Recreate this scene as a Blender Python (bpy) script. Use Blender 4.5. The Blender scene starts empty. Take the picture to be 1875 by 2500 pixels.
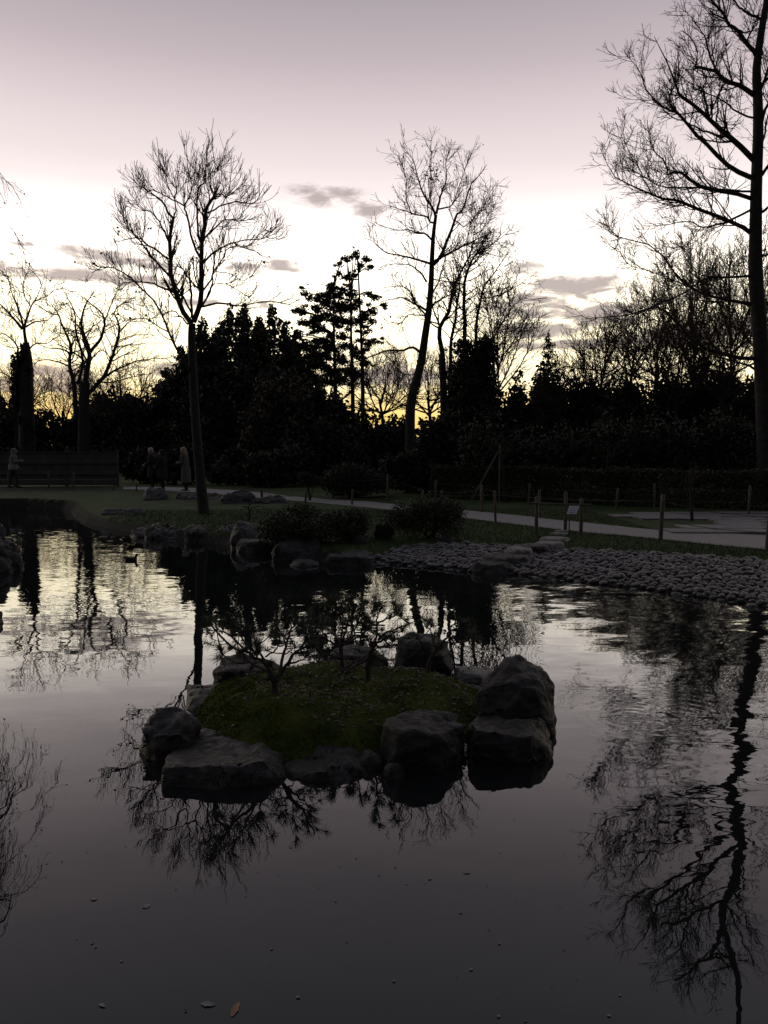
import bpy, bmesh, math, random
import numpy as np
from mathutils import Vector, noise, Matrix

scene = bpy.context.scene
COL = scene.collection
R = math.radians
RNG = np.random.default_rng(11)
random.seed(5)

# ------------------------------------------------------------------ camera
FPX, CX, CY, CAMZ, PITCH = 1943.0, 937.5, 1250.0, 2.0, R(4.27)
cam_data = bpy.data.cameras.new('camera')
cam = bpy.data.objects.new('camera', cam_data)
COL.objects.link(cam)
cam.location = (0, 0, CAMZ)
cam.rotation_euler = (R(90) - PITCH, 0, 0)
cam_data.sensor_fit = 'VERTICAL'
cam_data.sensor_height = 36.0
cam_data.lens = 36.0 * FPX / 2500.0
cam_data.clip_start = 0.1
cam_data.clip_end = 6000
scene.camera = cam
scene.view_settings.view_transform = 'Standard'
scene.view_settings.look = 'None'
scene.view_settings.exposure = 0.0
scene.view_settings.gamma = 1.0
scene.view_settings.use_curve_mapping = False
scene.cycles.max_bounces = 6
scene.cycles.transparent_max_bounces = 8
scene.cycles.sample_clamp_indirect = 4.0
scene.cycles.caustics_reflective = False
scene.cycles.caustics_refractive = False

CP, SP = math.cos(PITCH), math.sin(PITCH)
def ray(px, py):
    u, v = (px - CX) / FPX, (CY - py) / FPX
    return (u, CP + v * SP, -SP + v * CP)
def on_z(px, py, z=0.0):                      # the ground point a line of sight meets at height z
    d = ray(px, py); t = (z - CAMZ) / d[2]
    return Vector((d[0] * t, d[1] * t, z))
def at(px, py, Y):                            # the point seen there at distance Y
    d = ray(px, py); t = Y / d[1]
    return Vector((d[0] * t, Y, CAMZ + d[2] * t))
def azel(px, py):
    d = ray(px, py)
    return math.degrees(math.atan2(d[0], d[1])), math.degrees(math.atan2(d[2], math.hypot(d[0], d[1])))

# ------------------------------------------------------------------ node helpers
class NT:
    def __init__(s, nt): s.nt = nt
    def n(s, t, **kw):
        nd = s.nt.nodes.new(t)
        for k, v in kw.items(): setattr(nd, k, v)
        return nd
    def put(s, sock, v):
        if hasattr(v, 'is_output'): s.nt.links.new(v, sock)
        else: sock.default_value = v
    def m(s, op, a, b=0.0, c=0.0, clamp=False):
        nd = s.n('ShaderNodeMath', operation=op, use_clamp=clamp)
        s.put(nd.inputs[0], a); s.put(nd.inputs[1], b); s.put(nd.inputs[2], c)
        return nd.outputs[0]
    def mr(s, v, a, b, c, d, smooth=False):
        nd = s.n('ShaderNodeMapRange', interpolation_type='SMOOTHSTEP' if smooth else 'LINEAR', clamp=True)
        for k, x in enumerate((v, a, b, c, d)): s.put(nd.inputs[k], x)
        return nd.outputs[0]
    def mix(s, f, a, b):
        nd = s.n('ShaderNodeMix', data_type='RGBA')
        s.put(nd.inputs[0], f); s.put(nd.inputs[6], a); s.put(nd.inputs[7], b)
        return nd.outputs[2]
    def xyz(s, x, y, z):
        nd = s.n('ShaderNodeCombineXYZ')
        s.put(nd.inputs[0], x); s.put(nd.inputs[1], y); s.put(nd.inputs[2], z)
        return nd.outputs[0]
    def noise(s, vec, scale, detail=4, rough=.55, dist=0.0):
        nd = s.n('ShaderNodeTexNoise')
        if vec is not None: s.put(nd.inputs['Vector'], vec)
        nd.inputs['Scale'].default_value = scale; nd.inputs['Detail'].default_value = detail
        nd.inputs['Roughness'].default_value = rough; nd.inputs['Distortion'].default_value = dist
        return nd
    def ramp(s, f, stops, interp='LINEAR'):
        nd = s.n('ShaderNodeValToRGB'); cr = nd.color_ramp; cr.interpolation = interp
        while len(cr.elements) < len(stops): cr.elements.new(0.5)
        for e, (p, c) in zip(cr.elements, stops):
            e.position = p; e.color = (c[0], c[1], c[2], 1)
        s.put(nd.inputs[0], f)
        return nd.outputs[0]

# ------------------------------------------------------------------ world: sky after sunset, with low cloud
world = bpy.data.worlds.new('World'); scene.world = world; world.use_nodes = True
W = NT(world.node_tree); world.node_tree.nodes.clear()
tc = W.n('ShaderNodeTexCoord').outputs['Generated']
nrm = W.n('ShaderNodeVectorMath', operation='NORMALIZE'); W.put(nrm.inputs[0], tc)
sx = W.n('ShaderNodeSeparateXYZ'); W.put(sx.inputs[0], nrm.outputs[0])
EL = W.m('MULTIPLY', W.m('ARCSINE', sx.outputs[2]), 57.29578)
AZ = W.m('MULTIPLY', W.m('ARCTAN2', sx.outputs[0], sx.outputs[1]), 57.29578)
elf = W.m('DIVIDE', W.m('MAXIMUM', EL, 0.0), 60.0)
west = [(0, (1.0, .70, .30)), (2.2, (1.12, .76, .22)), (3.6, (1.35, 1.02, .42)), (5.2, (1.75, 1.50, .92)), (8, (2.1, 1.86, 1.25)),
        (11, (2.3, 2.08, 1.64)), (13.2, (2.05, 1.85, 1.62)), (14.6, (1.62, 1.46, 1.35)), (16, (1.24, 1.11, 1.07)), (17.5, (1.02, .905, .89)), (19.2, (.90, .785, .785)), (21.5, (.78, .672, .69)), (25, (.57, .485, .512)),
        (29, (.405, .36, .395)), (36, (.295, .288, .328)), (46, (.20, .20, .238)), (60, (.15, .148, .185))]
east = [(0, (.030, .032, .042)), (8, (.038, .038, .050)), (20, (.058, .056, .074)), (40, (.10, .097, .128)), (60, (.15, .145, .195))]
half = lambda L: [(a / 60.0, tuple(x / 2 for x in c)) for a, c in L]
cw = W.ramp(elf, half(west)); ce = W.ramp(elf, half(east))
AZ0 = -8.0
caz = W.m('COSINE', W.m('MULTIPLY', W.m('SUBTRACT', AZ, AZ0), 0.01745329))
wf = W.mr(caz, -0.25, 0.88, 0.0, 1.0, True)
sky = W.mix(wf, ce, cw)
# clouds: direction-space banks broken up by fractal noise
def blob(px, py, rx, ry, amt):
    a, e = azel(px, py); a2, _ = azel(px + rx, py); _, e2 = azel(px, py + ry)
    ra, re = abs(a2 - a) * 1.25, abs(e2 - e) * 1.45
    dx = W.m('DIVIDE', W.m('SUBTRACT', AZ, a), ra); dy = W.m('DIVIDE', W.m('SUBTRACT', EL, e), re)
    q = W.m('ADD', W.m('MULTIPLY', dx, dx), W.m('MULTIPLY', dy, dy))
    return W.m('MULTIPLY', W.m('POWER', 2.718, W.m('MULTIPLY', q, -1.0)), amt)
blobs = [(790, 476, 75, 19, .66), (900, 512, 36, 15, .6), (170, 612, 200, 10, .7), (330, 640, 120, 16, .75), (150, 668, 210, 12, .95),
         (320, 680, 100, 16, .6), (650, 652, 95, 14, .75), (560, 742, 120, 9, .6), (1420, 698, 115, 18, 1.0), (1320, 732, 110, 24, .85),
         (1460, 772, 95, 19, 1.1), (1310, 768, 70, 13, .9), (1320, 806, 95, 19, .95), (1380, 842, 150, 10, .95), (1275, 655, 45, 15, .7),
         (1345, 680, 45, 8, .6), (1460, 623, 24, 6, .5), (110, 905, 90, 12, .9), (90, 938, 150, 17, .9), (1720, 815, 190, 26, .85),
         (1010, 918, 150, 19, .95), (-250, 640, 200, 22, .7), (2150, 730, 260, 24, .8), (1700, 720, 120, 14, .6), (500, 905, 160, 12, .7)]
acc = None
for b in blobs:
    v = blob(*b); acc = v if acc is None else W.m('MAXIMUM', acc, v)
cvec = W.xyz(W.m('MULTIPLY', AZ, .55), W.m('MULTIPLY', EL, 1.7), 0.0)
cn = W.noise(cvec, 0.75, 9, .62, .5).outputs['Fac']
cm = W.mr(W.m('ADD', acc, W.m('MULTIPLY', W.m('SUBTRACT', cn, .5), 2.7)), .10, .90, 0.0, 1.0, True)
cm = W.m('MULTIPLY', cm, W.mr(acc, .05, .35, 0, 1, True)); cm = W.m('SUBTRACT', 1.0, W.m('POWER', W.m('SUBTRACT', 1.0, W.m('MULTIPLY', cm, .86)), 1.7))
ccol = W.mix(W.mr(EL, 4, 12, 0, 1), (.23, .19, .165, 1), (.25, .212, .205, 1))
sky = W.mix(W.m('MULTIPLY', cm, wf), sky, ccol)
# thin veil streaks that lower the glow a little all along the low sky
vn = W.noise(W.xyz(W.m('MULTIPLY', AZ, .10), W.m('MULTIPLY', EL, .9), 3.3), 0.5, 5, .6).outputs['Fac']
veil = W.m('MULTIPLY', W.mr(vn, .46, .72, 0, .40, True), W.mr(EL, 2, 24, 1, 0, True))
sky = W.mix(veil, sky, (.30, .25, .24, 1))
nish = W.n('ShaderNodeTexSky', sky_type='NISHITA', sun_disc=False)
nish.sun_elevation = R(2.0); nish.sun_rotation = R(-25.0); nish.air_density = 1.2; nish.dust_density = 2.0
bg = W.n('ShaderNodeBackground'); bg.inputs[1].default_value = 2.0; W.put(bg.inputs[0], sky)
bg2 = W.n('ShaderNodeBackground'); bg2.inputs[1].default_value = 0.003; W.put(bg2.inputs[0], nish.outputs[0])
addsh = W.n('ShaderNodeAddShader'); W.put(addsh.inputs[0], bg.outputs[0]); W.put(addsh.inputs[1], bg2.outputs[0])
wo = W.n('ShaderNodeOutputWorld'); W.put(wo.inputs[0], addsh.outputs[0])

# the sun has just reached the trees in the west: weak, warm
sl = bpy.data.lights.new('sun', 'SUN'); sl.energy = 0.12; sl.angle = R(4); sl.color = (1, .72, .42)
so = bpy.data.objects.new('sun', sl); COL.objects.link(so)
so.rotation_euler = (R(88), 0, R(180 + 25))

# ------------------------------------------------------------------ materials
def pmat(name, c1, c2, scale=5.0, rough=.8, bump=0.0, bscale=30.0, spec=.5, detail=5, c3=None, c3s=2.0, c3t=(.55, .7), island=0.0, objrand=0.0):
    m = bpy.data.materials.new(name); m.use_nodes = True; T = NT(m.node_tree)
    p = m.node_tree.nodes['Principled BSDF']
    co = T.n('ShaderNodeTexCoord').outputs['Object']
    f = T.noise(co, scale, detail, .6).outputs['Fac']
    c = T.mix(T.mr(f, .32, .68, 0, 1), (*c1, 1), (*c2, 1))
    if c3 is not None:
        f3 = T.noise(co, c3s, 6, .65, .4).outputs['Fac']
        c = T.mix(T.mr(f3, c3t[0], c3t[1], 0, 1, True), c, (*c3, 1))
    if island:
        g = T.n('ShaderNodeNewGeometry').outputs['Random Per Island']
        v = T.mr(g, 0, 1, 1 - island, 1 + island)
        mx = T.n('ShaderNodeVectorMath', operation='SCALE'); T.put(mx.inputs[0], c); T.put(mx.inputs['Scale'], v); c = mx.outputs[0]
    if objrand:
        v = T.mr(T.n('ShaderNodeObjectInfo').outputs['Random'], 0, 1, 1 - objrand, 1 + objrand)
        mx = T.n('ShaderNodeVectorMath', operation='SCALE'); T.put(mx.inputs[0], c); T.put(mx.inputs['Scale'], v); c = mx.outputs[0]
    T.put(p.inputs['Base Color'], c)
    p.inputs['Roughness'].default_value = rough; p.inputs['Specular IOR Level'].default_value = spec
    if bump:
        b = T.n('ShaderNodeBump'); b.inputs['Strength'].default_value = 1.0; b.inputs['Distance'].default_value = bump
        h = T.noise(co, bscale, 8, .65).outputs['Fac']; T.put(b.inputs['Height'], h)
        T.put(p.inputs['Normal'], b.outputs[0])
    return m
def rock_mat(name, lo, hi, moss):
    m = bpy.data.materials.new(name); m.use_nodes = True; T = NT(m.node_tree)
    p = m.node_tree.nodes['Principled BSDF']
    tcn = T.n('ShaderNodeTexCoord'); co = tcn.outputs['Object']
    big = T.noise(co, 3.2, 8, .68, .6).outputs['Fac']; mid = T.noise(co, 13, 8, .7, .3).outputs['Fac']; fine = T.noise(co, 75, 4, .6).outputs['Fac']
    # layered grain: veins stretched along a tilted direction
    rot = T.n('ShaderNodeMapping'); rot.inputs['Rotation'].default_value = (.5, .7, .9); rot.inputs['Scale'].default_value = (3, 3, 16); T.put(rot.inputs['Vector'], co)
    vein = T.noise(rot.outputs[0], 1.6, 7, .65, .5).outputs['Fac']
    h = T.m('ADD', T.m('MULTIPLY', big, .9), T.m('ADD', T.m('MULTIPLY', mid, .55), T.m('MULTIPLY', vein, .55)))
    f = T.m('ADD', T.mr(h, .86, 1.16, 0, 1), T.m('MULTIPLY', T.m('SUBTRACT', fine, .5), .5), clamp=True)
    c = T.mix(f, (*lo, 1), (*hi, 1))  # lows of the relief coloured darker: crevice dirt plus painted-in shading contrast
    mo = T.mr(T.noise(co, 4.5, 8, .7, .5).outputs['Fac'], .56, .68, 0, .8, True)
    c = T.mix(mo, c, (*moss, 1))
    sp = T.mr(T.noise(co, 34, 3, .5).outputs['Fac'], .70, .74, 0, .7, True)
    c = T.mix(sp, c, (hi[0] * 1.7, hi[1] * 1.7, hi[2] * 1.6, 1))
    wob = T.n('ShaderNodeVectorMath', operation='ADD'); T.put(wob.inputs[0], co)
    wv = T.n('ShaderNodeVectorMath', operation='SCALE'); T.put(wv.inputs[0], T.noise(co, 4, 5, .65).outputs['Color']); wv.inputs['Scale'].default_value = .45; T.put(wob.inputs[1], wv.outputs[0])
    vo = T.n('ShaderNodeTexVoronoi', feature='DISTANCE_TO_EDGE'); T.put(vo.inputs['Vector'], wob.outputs[0]); vo.inputs['Scale'].default_value = 2.6
    gate = T.mr(T.noise(co, 2.0, 3, .5).outputs['Fac'], .45, .6, 0, 1, True)
    crack = T.m('MULTIPLY', T.mr(vo.outputs['Distance'], .0, .035, 1, 0, True), gate)
    c = T.mix(T.m('MULTIPLY', crack, .85), c, (lo[0] * .5, lo[1] * .5, lo[2] * .5, 1))
    # algae and wet stain left by the pond a hand's breadth above the water
    ps = T.n('ShaderNodeSeparateXYZ'); T.put(ps.inputs[0], T.n('ShaderNodeNewGeometry').outputs['Position'])
    wet = T.mr(T.m('ADD', ps.outputs[2], T.m('MULTIPLY', T.m('SUBTRACT', mid, .5), .10)), .025, .07, 1, 0, True)
    c = T.mix(T.m('MULTIPLY', wet, .7), c, (.008, .010, .006, 1))
    h = T.m('SUBTRACT', h, T.m('MULTIPLY', crack, .5))
    T.put(p.inputs['Base Color'], c)
    T.put(p.inputs['Roughness'], T.m('SUBTRACT', T.mr(mid, .3, .7, .42, .8), T.m('MULTIPLY', wet, .25)))
    p.inputs['Specular IOR Level'].default_value = .4
    b = T.n('ShaderNodeBump'); b.inputs['Strength'].default_value = 1.0; b.inputs['Distance'].default_value = .055; T.put(b.inputs['Height'], T.m('ADD', h, T.m('MULTIPLY', fine, .10)))
    T.put(p.inputs['Normal'], b.outputs[0])
    return m
M = {}
M['bark'] = pmat('bark', (.015, .0135, .012), (.042, .037, .032), 6, .9, .012, 18)
M['bark_pale'] = pmat('bark_pale', (.09, .075, .055), (.17, .15, .11), 3, .9, .012, 16, c3=(.07, .09, .04), c3s=1.2)
M['twig'] = pmat('twig', (.04, .028, .02), (.075, .052, .038), 2, .9)
M['pine_bark'] = pmat('pine_bark', (.03, .024, .02), (.07, .055, .045), 25, .9, .004, 60)
M['leaf_dark'] = pmat('leaf_dark', (.014, .024, .011), (.032, .047, .021), 1.2, .65, spec=.25, island=.45)
M['leaf_mid'] = pmat('leaf_mid', (.022, .034, .014), (.052, .066, .028), 1.5, .6, spec=.3, island=.4)
M['leaf_brown'] = pmat('leaf_brown', (.03, .022, .013), (.06, .045, .026), 1.5, .75, island=.35)
M['ivy'] = pmat('ivy', (.012, .022, .010), (.028, .042, .018), 2.0, .6, spec=.25, island=.4)
M['needle'] = pmat('needle', (.022, .038, .018), (.05, .07, .03), 8, .5, island=.35)
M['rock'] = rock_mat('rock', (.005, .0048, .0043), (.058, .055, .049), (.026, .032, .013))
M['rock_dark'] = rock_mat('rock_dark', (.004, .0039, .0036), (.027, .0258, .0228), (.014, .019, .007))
M['rock_pale'] = rock_mat('rock_pale', (.07, .066, .06), (.34, .32, .29), (.06, .065, .04))
M['cobble'] = pmat('cobble', (.04, .0388, .037), (.11, .105, .099), 9, .42, .004, 40, objrand=.5)
M['cobble_dark'] = pmat('cobble_dark', (.032, .031, .03), (.085, .081, .077), 9, .42, .004, 40, objrand=.5)
M['cobble_warm'] = pmat('cobble_warm', (.06, .053, .044), (.13, .116, .098), 9, .45, .004, 40, objrand=.5)
M['cobble_far'] = pmat('cobble_far', (.036, .035, .033), (.105, .10, .093), 9, .42, .004, 40, island=.5)
M['grass'] = pmat('grass', (.024, .046, .010), (.048, .080, .018), .8, .85, .03, 30, spec=.2, c3=(.07, .065, .03), c3s=.7, c3t=(.62, .8))
M['blade'] = pmat('blade', (.026, .052, .010), (.055, .092, .018), .8, .6, spec=.3, island=.35)
M['gravel'] = pmat('gravel', (.16, .153, .143), (.40, .38, .355), 38, .8, .02, 45, detail=6)
M['mortar'] = pmat('mortar', (.014, .013, .012), (.03, .028, .025), 12, .9, .01, 40)
M['slab'] = pmat('slab', (.12, .115, .108), (.21, .20, .188), 5, .7, .004, 60, c3=(.085, .085, .07), c3s=3, objrand=.18)
M['soil'] = pmat('soil', (.008, .0075, .005), (.02, .018, .011), 9, .95, .02, 30)
M['moss'] = pmat('moss', (.023, .037, .006), (.076, .096, .015), 3.2, .95, .03, 30, spec=.1, c3=(.040, .032, .016), c3s=2.2, c3t=(.56, .72))
M['moss_blade'] = pmat('moss_blade', (.027, .043, .006), (.096, .118, .017), 3.2, .9, spec=.1, island=.4)
M['litter'] = pmat('litter', (.03, .023, .015), (.10, .08, .055), 12, .7, island=.5)
M['wood'] = pmat('wood', (.06, .052, .036), (.12, .102, .075), 7, .85, .003, 60, c3=(.07, .08, .045), c3s=3)
M['fence_wood'] = pmat('fence_wood', (.062, .058, .052), (.10, .095, .085), 2.5, .85, .003, 50)
M['rope'] = pmat('rope', (.05, .042, .03), (.09, .075, .055), 20, .95)
M['sign_white'] = pmat('sign_white', (.55, .55, .58), (.62, .62, .65), 4, .35)
M['ink'] = pmat('ink', (.03, .03, .07), (.05, .05, .10), 9, .5)
M['skin'] = pmat('skin', (.34, .22, .16), (.40, .26, .20), 6, .55)
M['cream_coat'] = pmat('cream_coat', (.13, .126, .116), (.18, .174, .16), 12, .9, .003, 50)
M['beige_coat'] = pmat('beige_coat', (.08, .074, .064), (.11, .10, .09), 12, .9, .003, 50)
M['black_cloth'] = pmat('black_cloth', (.010, .010, .011), (.02, .02, .022), 12, .9, .003, 50)
M['navy_cloth'] = pmat('navy_cloth', (.016, .018, .022), (.028, .03, .035), 12, .9, .003, 50)
M['grey_hat'] = pmat('grey_hat', (.33, .32, .31), (.42, .41, .39), 30, .95, .004, 60)
M['blonde_hair'] = pmat('blonde_hair', (.24, .20, .13), (.33, .28, .19), 30, .6, .003, 80)
M['eye'] = pmat('eye', (.01, .01, .01), (.02, .02, .02), 5, .2)
M['duck_body'] = pmat('duck_body', (.018, .014, .011), (.05, .04, .03), 18, .7, .004, 60)
M['duck_bill'] = pmat('duck_bill', (.10, .075, .02), (.14, .11, .03), 10, .5)
M['leaf_pale'] = pmat('leaf_pale', (.085, .08, .07), (.15, .142, .125), 30, .5)
M['leaf_orange'] = pmat('leaf_orange', (.14, .062, .025), (.22, .10, .04), 30, .5)
M['koi'] = pmat('koi', (.45, .11, .03), (.60, .30, .15), 6, .5)
M['pond_floor'] = pmat('pond_floor', (.02, .017, .011), (.075, .062, .034), .9, .95, .03, 8)

# water: flat mirror with small ripples, over dark shallow water
RX, RY = on_z(1545, 1748, 0).x, on_z(1545, 1748, 0).y
def water_mat():
    m = bpy.data.materials.new('pond_water'); m.use_nodes = True; T = NT(m.node_tree); m.node_tree.nodes.clear()
    pos = T.n('ShaderNodeNewGeometry').outputs['Position']
    s = T.n('ShaderNodeSeparateXYZ'); T.put(s.inputs[0], pos)
    X, Y = s.outputs[0], s.outputs[1]
    def slope(scx, scy, z, amp, detail=2.0):
        nd = T.noise(T.xyz(T.m('MULTIPLY', X, scx), T.m('MULTIPLY', Y, scy), z), 1.0, detail, .5)
        v = T.n('ShaderNodeVectorMath', operation='SUBTRACT'); T.put(v.inputs[0], nd.outputs['Color']); v.inputs[1].default_value = (.5, .5, .5)
        w = T.n('ShaderNodeVectorMath', operation='SCALE'); T.put(w.inputs[0], v.outputs[0]); T.put(w.inputs['Scale'], amp)
        return w.outputs[0]
    far = T.mr(Y, 5.5, 20, 0, 1, True)
    patch = T.noise(T.xyz(T.m('MULTIPLY', X, .16), T.m('MULTIPLY', Y, .16), 4.0), 1.0, 2).outputs['Fac']
    calm = T.mr(patch, .38, .62, .35, 1.25, True)
    right = T.m('MULTIPLY', T.mr(X, .9, 2.2, 0, 1, True), T.mr(Y, 2.2, 9.5, .75, 1.0))
    a1 = T.m('MULTIPLY', T.m('ADD', .012, T.m('ADD', T.m('MULTIPLY', far, .05), T.m('MULTIPLY', right, .042))), calm)
    a2 = T.m('MULTIPLY', T.m('ADD', .004, T.m('ADD', T.m('MULTIPLY', far, .06), T.m('MULTIPLY', right, .04))), calm)
    a3 = T.m('ADD', .009, T.m('MULTIPLY', right, .065))
    tot = slope(2.2, 5.0, 0.0, a1)
    for v in (slope(5.0, 17.0, 7.0, a2), slope(.9, 1.6, 11.0, a3, 1.0)):
        ad = T.n('ShaderNodeVectorMath', operation='ADD'); T.put(ad.inputs[0], tot); T.put(ad.inputs[1], v); tot = ad.outputs[0]
    def ring(cx, cy, lam, amp, rad, r0=0.0):
        dx = T.m('SUBTRACT', X, cx); dy = T.m('SUBTRACT', Y, cy)
        r = T.m('SQRT', T.m('ADD', T.m('MULTIPLY', dx, dx), T.m('MULTIPLY', dy, dy)))
        w = T.m('MULTIPLY', T.m('SINE', T.m('MULTIPLY', r, 6.2832 / lam)), T.m('MULTIPLY', T.mr(r, r0, rad, 1, 0, True), amp))
        w = T.m('DIVIDE', w, T.m('MAXIMUM', r, .01))
        return T.xyz(T.m('MULTIPLY', dx, w), T.m('MULTIPLY', dy, w), 0.0)
    p2 = on_z(1660, 1745, 0); p3 = on_z(323, 1372, 0); p4 = on_z(1600, 1770, 0)
    for v in (ring(RX, RY, .085, .010, .75), ring(p2.x, p2.y, .115, .010, 1.3), ring(p3.x, p3.y, .22, .010, 1.6), ring(p4.x, p4.y, .06, .010, .4)):
        ad = T.n('ShaderNodeVectorMath', operation='ADD'); T.put(ad.inputs[0], tot); T.put(ad.inputs[1], v); tot = ad.outputs[0]
    ss = T.n('ShaderNodeSeparateXYZ'); T.put(ss.inputs[0], tot)
    nv = T.n('ShaderNodeVectorMath', operation='NORMALIZE'); T.put(nv.inputs[0], T.xyz(ss.outputs[0], ss.outputs[1], 1.0))
    N = nv.outputs[0]
    fr = T.n('ShaderNodeFresnel'); fr.inputs['IOR'].default_value = 1.49; T.put(fr.inputs['Normal'], N)
    gl = T.n('ShaderNodeBsdfGlossy'); gl.inputs['Roughness'].default_value = 0.0; gl.inputs['Color'].default_value = (1, 1, 1, 1); T.put(gl.inputs['Normal'], N)
    tr = T.n('ShaderNodeBsdfTransparent'); tr.inputs['Color'].default_value = (.34, .35, .31, 1)
    df = T.n('ShaderNodeBsdfDiffuse'); df.inputs['Color'].default_value = (.020, .0235, .0235, 1)
    under = T.n('ShaderNodeMixShader'); under.inputs[0].default_value = .45
    T.put(under.inputs[1], tr.outputs[0]); T.put(under.inputs[2], df.outputs[0])
    mx = T.n('ShaderNodeMixShader'); T.put(mx.inputs[0], fr.outputs[0]); T.put(mx.inputs[1], under.outputs[0]); T.put(mx.inputs[2], gl.outputs[0])
    o = T.n('ShaderNodeOutputMaterial'); T.put(o.inputs[0], mx.outputs[0])
    return m
M['water'] = water_mat()

# ------------------------------------------------------------------ object helpers
def link(o, parent=None):
    COL.objects.link(o)
    if parent is not None: o.parent = parent
    return o
def tag(o, label=None, cat=None, group=None, kind=None):
    if label: o['label'] = label
    if cat: o['category'] = cat
    if group: o['group'] = group
    if kind: o['kind'] = kind
    return o
def thing(name, label, cat, loc=(0, 0, 0), group=None, rz=0.0):
    o = bpy.data.objects.new(name, None); o.empty_display_size = .2
    o.location = loc; o.rotation_euler = (0, 0, rz); link(o)
    return tag(o, label, cat, group)
def np_mesh(name, V, faces, mat, smooth=True):
    """V (n,3); faces: list of int arrays (m,k)."""
    me = bpy.data.meshes.new(name)
    V = np.asarray(V, np.float32)
    me.vertices.add(len(V)); me.vertices.foreach_set('co', V.ravel())
    loops = np.concatenate([f.ravel() for f in faces]).astype(np.int32)
    cnt = np.concatenate([np.full(len(f), f.shape[1], np.int32) for f in faces])
    start = np.concatenate([[0], np.cumsum(cnt)[:-1]]).astype(np.int32)
    me.loops.add(len(loops)); me.loops.foreach_set('vertex_index', loops)
    me.polygons.add(len(cnt)); me.polygons.foreach_set('loop_start', start)
    if smooth: me.polygons.foreach_set('use_smooth', np.ones(len(cnt), bool))
    me.update(calc_edges=True)
    me.materials.append(mat)
    return me
def np_obj(name, V, faces, mat, parent=None, origin=None, smooth=True):
    V = np.asarray(V, float)
    if origin is None and parent is not None: origin = parent.location
    if origin is not None: V = V - np.array(origin)
    o = bpy.data.objects.new(name, np_mesh(name, V, faces, mat, smooth)); link(o, parent)
    if parent is None and origin is not None: o.location = origin
    return o
def bm_obj(name, bm, mat, parent=None, origin=None, smooth=False):
    if origin is None and parent is not None: origin = parent.location
    if origin is not None: bmesh.ops.translate(bm, verts=bm.verts, vec=-Vector(origin))
    me = bpy.data.meshes.new(name); bm.to_mesh(me); bm.free(); me.materials.append(mat)
    if smooth: me.polygons.foreach_set('use_smooth', np.ones(len(me.polygons), bool))
    o = bpy.data.objects.new(name, me); link(o, parent)
    if parent is None and origin is not None: o.location = origin
    return o
def box_bm(bm, c, s, rz=0.0, bevel=0.0, rx=0.0):
    mt = Matrix.Translation(c) @ Matrix.Rotation(rz, 4, 'Z') @ Matrix.Rotation(rx, 4, 'X') @ Matrix.Diagonal((*s, 1))
    r = bmesh.ops.create_cube(bm, size=1.0, matrix=mt)
    if bevel:
        es = list({e for v in r['verts'] for e in v.link_edges})
        bmesh.ops.bevel(bm, geom=es, offset=bevel, segments=2, affect='EDGES')
    return bm

def frames(P):
    T = np.gradient(P, axis=1); T /= np.linalg.norm(T, axis=2, keepdims=True) + 1e-9
    ref = np.where(np.abs(T[:, :1, 2:3]) < .85, np.array([0, 0, 1.0]), np.array([1.0, 0, 0]))
    A = np.cross(T, ref); A /= np.linalg.norm(A, axis=2, keepdims=True) + 1e-9
    B = np.cross(T, A)
    return A, B
def tubes(groups):
    """groups: list of (P (n,k,3), R (n,k), sides) -> V, faces"""
    VV, FF, off = [], [], 0
    for P, Rr, s in groups:
        n, k, _ = P.shape
        if n == 0: continue
        A, B = frames(P)
        th = np.arange(s) * 2 * math.pi / s
        V = P[:, :, None, :] + Rr[:, :, None, None] * (A[:, :, None, :] * np.cos(th)[None, None, :, None] + B[:, :, None, :] * np.sin(th)[None, None, :, None])
        idx = np.arange(n * k * s).reshape(n, k, s) + off
        a = idx[:, :-1, :]; b = np.roll(a, -1, axis=2); d = idx[:, 1:, :]; c = np.roll(d, -1, axis=2)
        FF.append(np.stack([a, b, c, d], -1).reshape(-1, 4))
        if s >= 5: FF_cap = idx[:, -1, :].reshape(-1, s); FF.append(FF_cap)
        VV.append(V.reshape(-1, 3)); off += n * k * s
    return np.concatenate(VV), FF
def resample(pts, k):
    pts = np.asarray(pts, float)
    if len(pts) == 2: return pts[0] + (pts[1] - pts[0]) * np.linspace(0, 1, k)[:, None]
    p = np.vstack([2 * pts[0] - pts[1], pts, 2 * pts[-1] - pts[-2]])
    out = []
    for t in np.linspace(0, len(pts) - 1, k):
        i = min(int(t), len(pts) - 2); f = t - i
        a, b, c, d = p[i], p[i + 1], p[i + 2], p[i + 3]
        out.append(.5 * (2 * b + (c - a) * f + (2 * a - 5 * b + 4 * c - d) * f * f + (3 * b - a - 3 * c + d) * f ** 3))
    return np.array(out)
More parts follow.
